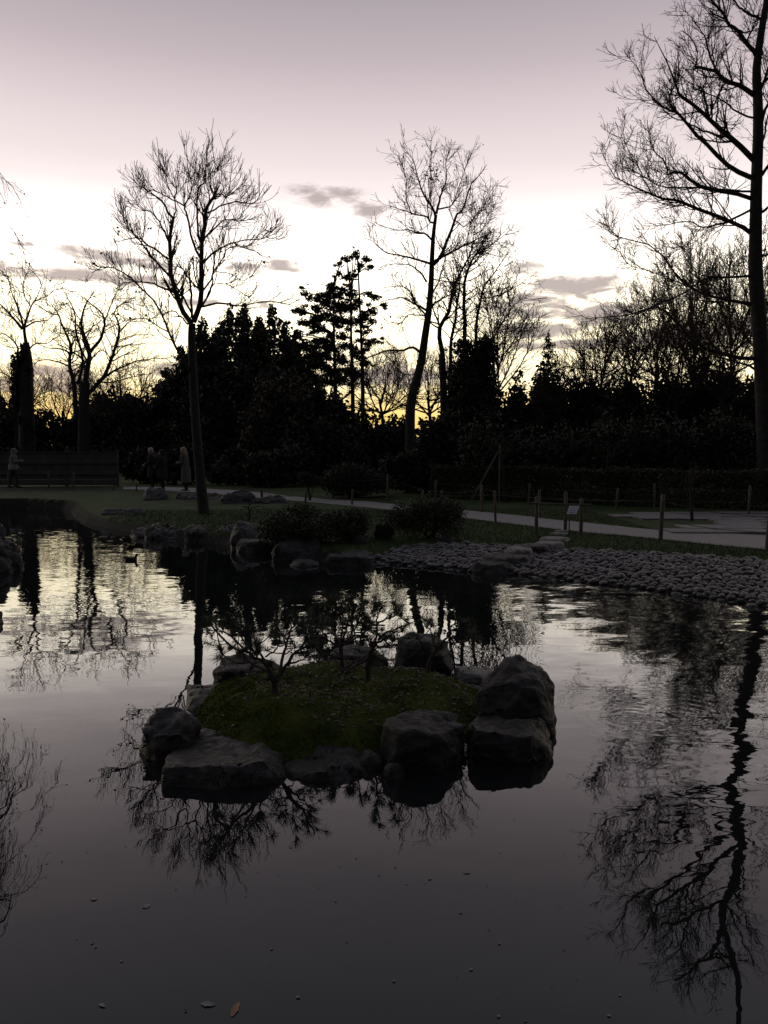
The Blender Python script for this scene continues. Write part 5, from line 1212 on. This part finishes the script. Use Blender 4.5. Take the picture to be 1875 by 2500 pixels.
# ------------------------------------------------------------------ island pines
gp = 'small pines on the island'
def pine(label, Yb, base_px, limbs, tufts, seed, dep):
    rng = np.random.default_rng(seed)
    for Yt in np.linspace(4.9, 7.2, 200):
        b = at(*base_px, Yt)
        if b.z <= float(isl_z(np.array(b.x), np.array(Yt))) : break
    Yb = float(Yt)
    b = at(*base_px, Yb); zg = float(isl_z(np.array(b.x), np.array(b.y)))
    root = thing('dwarf_pine', label, 'pine', (b.x, Yb, zg), gp)
    P0, R0 = [], []
    for i, (pts, r0, r1) in enumerate(limbs):
        s = 0 if i == 0 else rng.uniform(-dep, dep); q_ = []
        for j, (x, y) in enumerate(pts): q_.append(tuple(at(x, y, Yb + s * j / (len(pts) - 1))))
        if i == 0: q_[0] = (q_[0][0], q_[0][1], zg - .05)
        P0.append(resample(q_, 12)); R0.append(np.linspace(r0, r1, 12))
    V, F = tubes([(P0[0][None], R0[0][None], 8)]); np_obj('trunk', V, F, M['pine_bark'], root)
    P0, R0 = np.array(P0), np.array(R0); P0[1:, 1:] += rng.normal(0, .006, P0[1:, 1:].shape)
    P1, R1 = spawn(rng, P0, R0, per_m=8, tmin=.3, ang=(48, 15), labs=.17, k=6, up=.10, wob=.2, rr=.55, rmin=.0035)
    P2, R2 = spawn(rng, P1, R1, nper=1.3, tmin=.3, ang=(45, 15), labs=.08, k=4, up=.1, wob=.2, rr=.7, rmin=.0025)
    V, F = tubes([(P0[1:], R0[1:], 6), (P1, R1, 5), (P2, R2, 4)]); np_obj('branches', V, F, M['pine_bark'], root)
    tc_ = [np.array(at(x, y, Yb + rng.uniform(-dep, dep) * .6)) for x, y in tufts]
    td = [np.array([0, 0, 1.0]) + rng.normal(0, .5, 3) for _ in tufts]
    e = np.concatenate([P1[:, -1], P2[:, -1], P0[1:, -1]]); ed = np.concatenate([P1[:, -1] - P1[:, -2], P2[:, -1] - P2[:, -2], P0[1:, -1] - P0[1:, -2]])
    k_ = rng.random(len(e)) < .8; e, ed = e[k_], ed[k_]
    # thin branchlets carry the listed tufts
    con = []
    allp = P0.reshape(-1, 3)
    for c in tc_:
        a = allp[np.argmin(((allp - c) ** 2).sum(1))]; con.append(resample([tuple(a), tuple((a + c) / 2 - np.array([0, 0, .01])), tuple(c)], 5))
    V, F = tubes([(np.array(con), np.tile(np.linspace(.005, .003, 5), (len(con), 1)), 4)]); np_obj('branchlets', V, F, M['pine_bark'], root)['kind'] = 'stuff'
    C = np.concatenate([e] + [c[None] for c in tc_] * 2); D = np.concatenate([ed] + [d_[None] for d_ in td] * 2); D /= np.linalg.norm(D, axis=1, keepdims=True)
    m = 24; n = len(C)
    dirs = rng.normal(size=(n, m, 3)); dirs /= np.linalg.norm(dirs, axis=2, keepdims=True)
    dirs = dirs * .75 + D[:, None, :] * .8 + np.array([0, 0, .15]); dirs /= np.linalg.norm(dirs, axis=2, keepdims=True)
    L = rng.uniform(.045, .085, (n, m, 1))
    o0 = C[:, None, :] - D[:, None, :] * rng.uniform(0, .035, (n, m, 1))
    P = np.stack([o0, o0 + dirs * L * .55, o0 + dirs * L + np.array([0, 0, -.004])], 2).reshape(-1, 3, 3)
    V, F = tubes([(P, np.tile(np.array([.0014, .0012, .0005]), (len(P), 1)), 3)]); np_obj('needles', V, F, M['needle'], root)['kind'] = 'stuff'
    return root
ZA = zoomer(480, 1440, 4.879); ZB = zoomer(760, 1420, 4.147)
pine('leftmost dwarf pine spreading its branches to the left over the water', 5.25, (672, 1692),
     [(ZA([(935, 1230), (930, 1150), (905, 1050), (840, 910)]), .030, .018), (ZA([(860, 940), (720, 800), (600, 720), (460, 710), (340, 620), (210, 480), (120, 400)]), .014, .004),
      (ZA([(560, 700), (400, 540), (300, 500), (210, 480)]), .008, .004), (ZA([(720, 800), (640, 690), (540, 590), (450, 480)]), .009, .004), (ZA([(840, 910), (760, 760), (720, 650)]), .012, .005),
      (ZA([(930, 1150), (1010, 880), (1060, 640), (1130, 490), (1170, 390)]), .015, .005), (ZA([(1060, 640), (1000, 540), (890, 560)]), .007, .004), (ZA([(930, 1130), (1060, 900), (1160, 770), (1260, 650), (1350, 540), (1400, 440)]), .014, .005),
      (ZA([(820, 800), (960, 690), (1060, 640)]), .007, .005), (ZA([(900, 1060), (780, 1040), (690, 1000), (600, 1050)]), .012, .005), (ZA([(1060, 900), (1200, 860), (1330, 760)]), .010, .004), (ZA([(880, 1000), (640, 880), (430, 860), (300, 740)]), .010, .004)],
     ZA([(170, 380), (220, 360), (320, 430), (260, 680), (300, 720), (400, 690), (700, 640), (740, 620), (720, 740), (760, 700), (880, 540), (990, 620), (960, 620), (1160, 660), (640, 690), (500, 740), (1180, 400), (1300, 600), (460, 470), (540, 780), (840, 720), (1120, 330), (1260, 380), (1340, 480), (670, 780)]), 801, .35)
pine('straight middle dwarf pine with the darkest needle tufts', 5.75, (835, 1640),
     [(ZB([(312, 930), (308, 800), (300, 700), (300, 590)]), .024, .016), (ZB([(300, 600), (230, 540), (150, 470), (90, 400)]), .011, .004), (ZB([(300, 590), (310, 450), (280, 330), (240, 220)]), .011, .004), (ZB([(305, 640), (440, 580), (580, 480), (640, 400)]), .011, .004),
      (ZB([(420, 600), (440, 480), (480, 390), (500, 280)]), .008, .004), (ZB([(310, 880), (450, 810), (600, 740), (720, 790)]), .012, .004), (ZB([(300, 620), (360, 480), (390, 330), (380, 230)]), .010, .004), (ZB([(305, 780), (200, 760), (80, 700), (-30, 640)]), .011, .004), (ZB([(305, 700), (180, 600), (60, 560), (-60, 520)]), .010, .004)],
     ZB([(230, 190), (270, 170), (380, 220), (360, 180), (120, 130), (180, 260), (470, 420), (550, 440), (170, 280), (230, 330), (390, 560), (60, 520), (500, 250), (540, 210), (300, 260), (120, 380), (20, 420), (-60, 480), (420, 300), (-20, 300), (60, 240)]), 802, .4)
pine('right dwarf pine forking beside the squared boulder', 5.5, (897, 1665),
     [(ZB([(572, 1030), (570, 900), (585, 750), (630, 670)]), .024, .015), (ZB([(630, 670), (655, 560), (670, 450), (665, 340), (655, 260)]), .012, .004), (ZB([(630, 660), (760, 570), (830, 520), (920, 500)]), .011, .004), (ZB([(680, 590), (750, 510), (850, 490), (960, 440), (1010, 420)]), .010, .004),
      (ZB([(640, 660), (720, 650), (860, 640), (900, 600)]), .010, .004), (ZB([(668, 430), (740, 390), (820, 350), (870, 300)]), .008, .004), (ZB([(580, 760), (470, 840), (330, 900)]), .010, .005), (ZB([(670, 520), (780, 640), (850, 660)]), .007, .004), (ZB([(590, 740), (720, 780), (860, 800)]), .009, .004)],
     ZB([(660, 260), (640, 220), (840, 290), (850, 240), (880, 280), (640, 330), (900, 330), (690, 530), (700, 220), (620, 300), (920, 480), (800, 350), (760, 560)]), 803, .35)
pine('small dwarf pine reaching over the squared boulder at the right', 6.1, (1040, 1640),
     [(ZB([(1180, 920), (1200, 800), (1260, 700), (1330, 620)]), .018, .012), (ZB([(1330, 620), (1375, 560), (1410, 460), (1500, 430)]), .010, .004), (ZB([(1260, 690), (1220, 560), (1200, 430)]), .009, .004), (ZB([(1330, 610), (1460, 620), (1580, 590), (1630, 550)]), .008, .004), (ZB([(1290, 660), (1100, 600), (1060, 540)]), .008, .004)],
     ZB([(1520, 430), (1540, 450), (1500, 390), (1600, 600), (1630, 640), (1640, 560), (1200, 420), (1170, 450), (1230, 440), (1060, 300)]), 804, .3)

# ------------------------------------------------------------------ people
def capsule_mesh(segs, voxel, name, mat, parent, loc_rot):
    """one continuous skin from tapered capsules"""
    bm = bmesh.new()
    for a, b, ra, rb in segs:
        a, b = Vector(a), Vector(b); d = b - a; L = max(d.length, 1e-4); qn = d.to_track_quat('Z', 'Y').to_matrix().to_4x4()
        rings = []
        N = 12
        prof = [(-ra * math.sin(t), ra * math.cos(t)) for t in np.linspace(1.45, 0, 4)] + [(L + rb * math.sin(t), rb * math.cos(t)) for t in np.linspace(0, 1.45, 4)]
        mt = Matrix.Translation(a) @ qn
        for z, r in prof: rings.append([bm.verts.new(mt @ Vector((r * math.cos(2 * math.pi * k / N), r * math.sin(2 * math.pi * k / N), z))) for k in range(N)])
        for r0, r1 in zip(rings, rings[1:]):
            for k in range(N): bm.faces.new([r0[k], r0[(k + 1) % N], r1[(k + 1) % N], r1[k]])
        bm.faces.new(rings[0][::-1]); bm.faces.new(rings[-1])
    me = bpy.data.meshes.new(name); bm.to_mesh(me); bm.free()
    o = bpy.data.objects.new(name, me); COL.objects.link(o)
    md = o.modifiers.new('r', 'REMESH'); md.mode = 'VOXEL'; md.voxel_size = voxel; md.use_smooth_shade = True
    sm = o.modifiers.new('s', 'SMOOTH'); sm.iterations = 3; sm.factor = .5
    dg = bpy.context.evaluated_depsgraph_get()
    me2 = bpy.data.meshes.new_from_object(o.evaluated_get(dg)); me2.name = name
    bpy.data.objects.remove(o)
    me2.materials.clear(); me2.materials.append(mat)
    me2.polygons.foreach_set('use_smooth', np.ones(len(me2.polygons), bool))
    o = bpy.data.objects.new(name, me2); link(o, parent)
    return o
def hand_segs(w, d, side):
    """palm, four fingers of unequal length and a thumb, slightly curled; w wrist point, d direction"""
    w, d = Vector(w), Vector(d).normalized(); lat = d.cross(Vector((1, 0, 0))); lat = lat.normalized() if lat.length > .1 else Vector((0, 1, 0)); nrm_ = d.cross(lat)
    S = [(w, w + d * .08, .026, .03)]
    for f, L in ((-1.5, .062), (-.5, .074), (.5, .078), (1.5, .07)):
        k = w + d * .085 + lat * f * .018
        S += [(k, k + d * L * .5 + nrm_ * .006, .009, .0085), (k + d * L * .5 + nrm_ * .006, k + d * L * .85 + nrm_ * .024, .0085, .0075)]
    t = w + d * .03 + lat * .03
    S += [(t, t + d * .035 + lat * .024, .011, .010), (t + d * .035 + lat * .024, t + d * .062 + lat * .03 + nrm_ * .01, .010, .008)]
    return S
def person(label, px, py, h, face, mats, pose, hat=None, coat_len=None, p=None):
    """faces +Y of its own frame turned by face (radians about z)"""
    p = p or on_ground(px, py)
    root = thing('person', label, 'person', p, 'visitors on the far side of the pond', face)
    k = h / 1.75
    S = lambda *v: Vector(v) * k
    hip, neck = S(0, 0, .93), S(0, .01, 1.46)
    lean = pose.get('lean', 0.0); neck = neck + S(0, lean, 0)
    segs = []
    st = pose.get('stride', .05)
    for s in (-1, 1):
        hp = S(s * .09, 0, .90); kn = S(s * .10, s * st * .6 + .03, .48); an = S(s * .10, s * st, .09); toe = an + S(0, .17, -.055)
        segs += [(hp, kn, .088 * k, .058 * k), (kn, an, .056 * k, .038 * k), (an + S(0, -.03, -.05), toe, .042 * k, .034 * k)]
    segs += [(S(0, 0, .92), S(0, .01, 1.15) + S(0, lean * .4, 0), .145 * k, .13 * k), (S(0, .01, 1.15) + S(0, lean * .4, 0), S(0, .0, 1.36) + S(0, lean * .9, 0), .135 * k, .13 * k)]
    segs += [(S(-.16, lean * .9, 1.40), S(.16, lean * .9, 1.40), .068 * k, .068 * k), (S(-.08, lean * .85, 1.3), S(.08, lean * .85, 1.3), .13 * k, .13 * k)]
    hands = []
    for s in (-1, 1):
        sh = S(s * .19, lean * .9, 1.39); el, wr = pose['arms'][0 if s < 0 else 1]; el, wr = S(*el), S(*wr)
        segs += [(sh, el, .058 * k, .045 * k), (el, wr, .045 * k, .032 * k)]
        hands += hand_segs(wr, wr - el, s)
    capsule_mesh(segs, .020, 'body', mats['top'] if coat_len is None else mats['legs'], root, None)
    for hs in (hands[:len(hands) // 2], hands[len(hands) // 2:]): capsule_mesh(hs, .006, 'hand', M['skin'], root, None)
    hd = neck + S(0, .03, .13)
    tilt = pose.get('nod', 0.0)
    head = [(neck - S(0, 0, .06), neck + S(0, .01, .06), .055 * k, .05 * k), (hd + S(0, -.02, .04), hd + S(0, .01, .03), .088 * k, .084 * k), (hd + S(0, .035, -.05), hd + S(0, .02, 0), .055 * k, .075 * k),
            (hd + S(0, .09, .015 - tilt), hd + S(0, .108, -.018 - tilt), .010 * k, .015 * k), (hd + S(-.085, 0, -.02), hd + S(-.088, -.008, .02), .013, .015), (hd + S(.085, 0, -.02), hd + S(.088, -.008, .02), .013, .015), (hd + S(-.022, .083, -.055), hd + S(.022, .083, -.055), .009, .009)]
    ho = capsule_mesh(head, .009, 'head', M['skin'], root, None)
    for s in (-1, 1):
        bm = bmesh.new(); bmesh.ops.create_uvsphere(bm, u_segments=8, v_segments=6, radius=.013, matrix=Matrix.Translation(hd + S(s * .033, .083, .018)))
        e = bm_obj('eye', bm, M['eye'], None, None, True); e.parent = ho
    if coat_len is not None:
        # coat: closed shell round torso and arms, open below
        n_, V_, F_ = 20, [], []
        prof = [(coat_len, .235), (coat_len + .25, .225), (.85, .205), (1.05, .178), (1.2, .185), (1.34, .185), (1.44, .12), (1.50, .075)]
        for j, (z, r) in enumerate(prof):
            off_ = lean * max(0, (z - .9) / .55)
            for i in range(n_):
                t = 2 * math.pi * i / n_; fold = 1 + (.05 * math.sin(5 * t + 1) + .03 * math.sin(9 * t)) * max(0, (1.1 - z))
                V_.append((r * 1.05 * fold * math.cos(t) * k, (r * .82 * fold * math.sin(t) + off_) * k, z * k))
        q_ = [[j * n_ + i, j * n_ + (i + 1) % n_, (j + 1) * n_ + (i + 1) % n_, (j + 1) * n_ + i] for j in range(len(prof) - 1) for i in range(n_)]
        np_obj('coat', np.array(V_), [np.array(q_)], mats['top'], root, (0, 0, 0))
        sl_ = []
        for s in (-1, 1):
            sh = S(s * .19, lean * .9, 1.39); el, wr = pose['arms'][0 if s < 0 else 1]; el, wr = S(*el), S(*wr); sl_ += [(sh, el, .072 * k, .06 * k), (el, el + (wr - el) * .93, .06 * k, .05 * k)]
        for hs in (sl_[:2], sl_[2:]): capsule_mesh(hs, .020, 'sleeve', mats['top'], root, None)
    if hat == 'hood':
        capsule_mesh([(hd + S(0, -.045, .045), hd + S(0, -.02, .05), .108 * k, .104 * k), (hd + S(0, -.06, -.10), hd + S(0, -.045, .0), .105 * k, .10 * k)], .012, 'hood', mats['hat'], root, None)
    elif hat == 'long_hair':
        capsule_mesh([(hd + S(0, -.035, .05), hd + S(0, -.015, .055), .10 * k, .098 * k), (hd + S(0, -.06, .02), hd + S(0, -.115, -.16), .095 * k, .085 * k), (hd + S(0, -.115, -.16), hd + S(0, -.15, -.33), .08 * k, .045 * k)], .012, 'hair', mats['hat'], root, None)
    elif hat == 'cap':
        capsule_mesh([(hd + S(0, -.03, .075), hd + S(0, .02, .075), .096 * k, .09 * k), (hd + S(-.04, .11, .055), hd + S(.04, .11, .055), .016, .016), (hd + S(0, .05, .06), hd + S(0, .125, .052), .05, .02)], .011, 'cap', mats['hat'], root, None)
        capsule_mesh([(hd + S(0, -.07, .0), hd + S(0, -.06, -.05), .06 * k, .05 * k)], .011, 'hair', M['grey_hat'], root, None)
    elif hat == 'dark_hood':
        capsule_mesh([(hd + S(0, -.04, .055), hd + S(0, -.02, .06), .106 * k, .10 * k), (hd + S(0, -.06, -.10), hd + S(0, -.045, .0), .10 * k, .10 * k)], .012, 'hood', mats['hat'], root, None)
    return root
walk = dict(stride=.18, lean=.05, arms=(((-.26, -.02, 1.12), (-.20, .16, .95)), ((.24, .10, 1.14), (.12, .30, 1.18))))
person('person walking along the fence in a pale hooded jacket and dark trousers', 33, 1191, 1.74, R(-70), dict(top=M['cream_coat'], legs=M['navy_cloth'], hat=M['cream_coat']), walk, 'hood', coat_len=.80)
stand = dict(stride=.03, lean=.02, arms=(((-.25, .03, 1.13), (-.16, .24, 1.05)), ((.25, .03, 1.13), (.14, .24, 1.10))))
lookp = dict(stride=.02, lean=.08, nod=.01, arms=(((-.24, .08, 1.13), (-.08, .30, 1.12)), ((.24, .08, 1.13), (.08, .30, 1.12))))
pp2 = on_ground(373, 1197)
person('person in black with a pale flat cap behind the upright boulder', 373, 1196, 1.74, R(80), dict(top=M['black_cloth'], legs=M['black_cloth'], hat=M['grey_hat']), stand, 'cap', coat_len=.55)
person('person in black hooded coat, only the face pale, facing the cap wearer', 398, 1197, 1.68, R(70), dict(top=M['black_cloth'], legs=M['black_cloth'], hat=M['black_cloth']), stand, 'dark_hood', coat_len=.5)
person('person with long fair hair in a long beige coat looking down by the tree', 455, 1198.5, 1.80, R(75), dict(top=M['beige_coat'], legs=M['black_cloth'], hat=M['blonde_hair']), lookp, 'long_hair', coat_len=.34)

# ------------------------------------------------------------------ ducks, leaves, fish
def duck(px, py, s, rz, label):
    p = on_z(px, py, 0)
    root = thing('duck', label, 'duck', p, 'ducks on the pond', rz)
    S = lambda *v: Vector(v) * s
    capsule_mesh([(S(-.13, 0, .03), S(.08, 0, .035), .062 * s, .075 * s), (S(-.16, 0, .055), S(-.23, 0, .10), .045 * s, .015 * s), (S(.09, 0, .06), S(.135, 0, .14), .05 * s, .032 * s), (S(.135, 0, .165), S(.155, 0, .168), .042 * s, .038 * s)], .009 * s, 'body', M['duck_body'], root, None)
    capsule_mesh([(S(.18, 0, .160), S(.245, 0, .148), .017 * s, .011 * s), (S(.2, -.008, .153), S(.24, -.008, .147), .011 * s, .009 * s)], .005 * s, 'bill', M['duck_bill'], root, None)
    for sd in (-1, 1): capsule_mesh([(S(.04, sd * .055, .06), S(-.12, sd * .05, .075), .035 * s, .022 * s), (S(-.12, sd * .05, .075), S(-.19, sd * .03, .085), .022 * s, .008 * s)], .008 * s, 'wing', M['duck_body'], root, None)
    return root
duck(322, 1368, .62, R(12), 'small dark duck swimming in the bright water at the left')
duck(96, 1300, .62, R(-5), 'second dark duck in shade close to the left bank')
def floating(px, py, L, w, rz, mat, label, group='leaves floating on the near water', sub=0.0, name='floating_leaf'):
    p = on_z(px, py, 0.0015 - sub); bm = bmesh.new(); N = 10
    top = []
    for i in range(N + 1):
        t = i / N; hw = w * .5 * math.sin(math.pi * t ** .8) * (1 + .15 * math.sin(t * 20)); x = (t - .5) * L; z = .002 * math.sin(t * 3)
        top.append((bm.verts.new((x, -hw, z + .001)), bm.verts.new((x, 0, z)), bm.verts.new((x, hw, z + .001))))
    for a, b in zip(top, top[1:]):
        bm.faces.new([a[0], b[0], b[1], a[1]]); bm.faces.new([a[1], b[1], b[2], a[2]])
    o = bm_obj(name, bm, M[mat], None, None, True); o.location = p; o.rotation_euler = (0, 0, rz)
    return tag(o, label, 'leaf', group)
floating(575, 2463, .085, .026, R(80), 'leaf_orange', 'slender orange leaf floating at the bottom of the picture')
floating(508, 2452, .06, .028, R(-10), 'leaf_pale', 'slim pale leaf floating just left of the orange leaf')
spots = [(357, 2212, .05, .04), (229, 2195, .04, .03), (114, 2107, .022, .014), (151, 2103, .018, .012), (225, 2302, .02, .013), (233, 2312, .02, .013), (296, 2347, .018, .014), (663, 2317, .018, .014), (727, 2435, .022, .02), (710, 2068, .03, .015), (870, 2094, .04, .01), (962, 2395, .02, .018),
         (1125, 2228, .022, .018), (1049, 2146, .03, .016), (1139, 2131, .045, .02), (1219, 2304, .02, .014), (1378, 2318, .018, .01), (1217, 2482, .02, .016), (1488, 2480, .02, .018), (1513, 2430, .016, .014), (1150, 2367, .03, .016), (600, 2187, .02, .01), (250, 2455, .05, .02), (430, 2170, .016, .01), (820, 2200, .018, .01)]
for i, (x, y, L, w) in enumerate(spots):
    floating(x, y, L * .8, w * .8, random.uniform(0, 6), 'leaf_pale', 'tiny pale leaf floating on the near open water', 'tiny pale leaves on the near water')
n = 420
fx, fy_ = RNG.uniform(-2.6, 3.2, n), RNG.uniform(2.6, 10, n); ok = isl_r(fx, fy_) > 1.45; fx, fy_ = fx[ok], fy_[ok]
V, F = leaves(RNG, np.stack([fx, fy_, np.full(len(fx), .0)], 1), .016, .5); V = V.reshape(-1, 4, 3); V[:, :, 2] = .004 + (V[:, :, 2]) * .25; V[:, :, 2] = np.maximum(V[:, :, 2], .001)
tag(np_obj('floating_debris', V.reshape(-1, 3), F, M['litter'], smooth=False), 'fine specks of debris on the pond surface', 'debris', kind='stuff')
def koi(px, py, L, rz, label):
    p = on_z(px, py, -.12); root = thing('koi', label, 'fish', p, None, rz)
    capsule_mesh([((-.45 * L, .02 * L, 0), (-.15 * L, 0, 0), .03 * L, .08 * L), ((-.15 * L, 0, 0), (.2 * L, 0, 0), .08 * L, .095 * L), ((.2 * L, 0, 0), (.42 * L, .01 * L, 0), .09 * L, .045 * L)], .012, 'body', M['koi'], root, None)
    bm = bmesh.new(); a = [bm.verts.new(v) for v in ((-.44 * L, .02 * L, .004), (-.62 * L, .12 * L, .03 * L), (-.56 * L, .03 * L, .004), (-.62 * L, -.06 * L, -.03 * L))]; bm.faces.new(a); t_ = bm_obj('tail', bm, M['koi'], None); t_.parent = root
    for s in (-1, 1):
        bm = bmesh.new(); a = [bm.verts.new(v) for v in ((.18 * L, s * .08 * L, -.02), (.06 * L, s * .2 * L, -.03), (.02 * L, s * .16 * L, -.03))]; bm.faces.new(a); t_ = bm_obj('fin', bm, M['koi'], None); t_.parent = root
koi(1085, 2215, .30, R(70), 'faint orange koi just under the water right of centre')
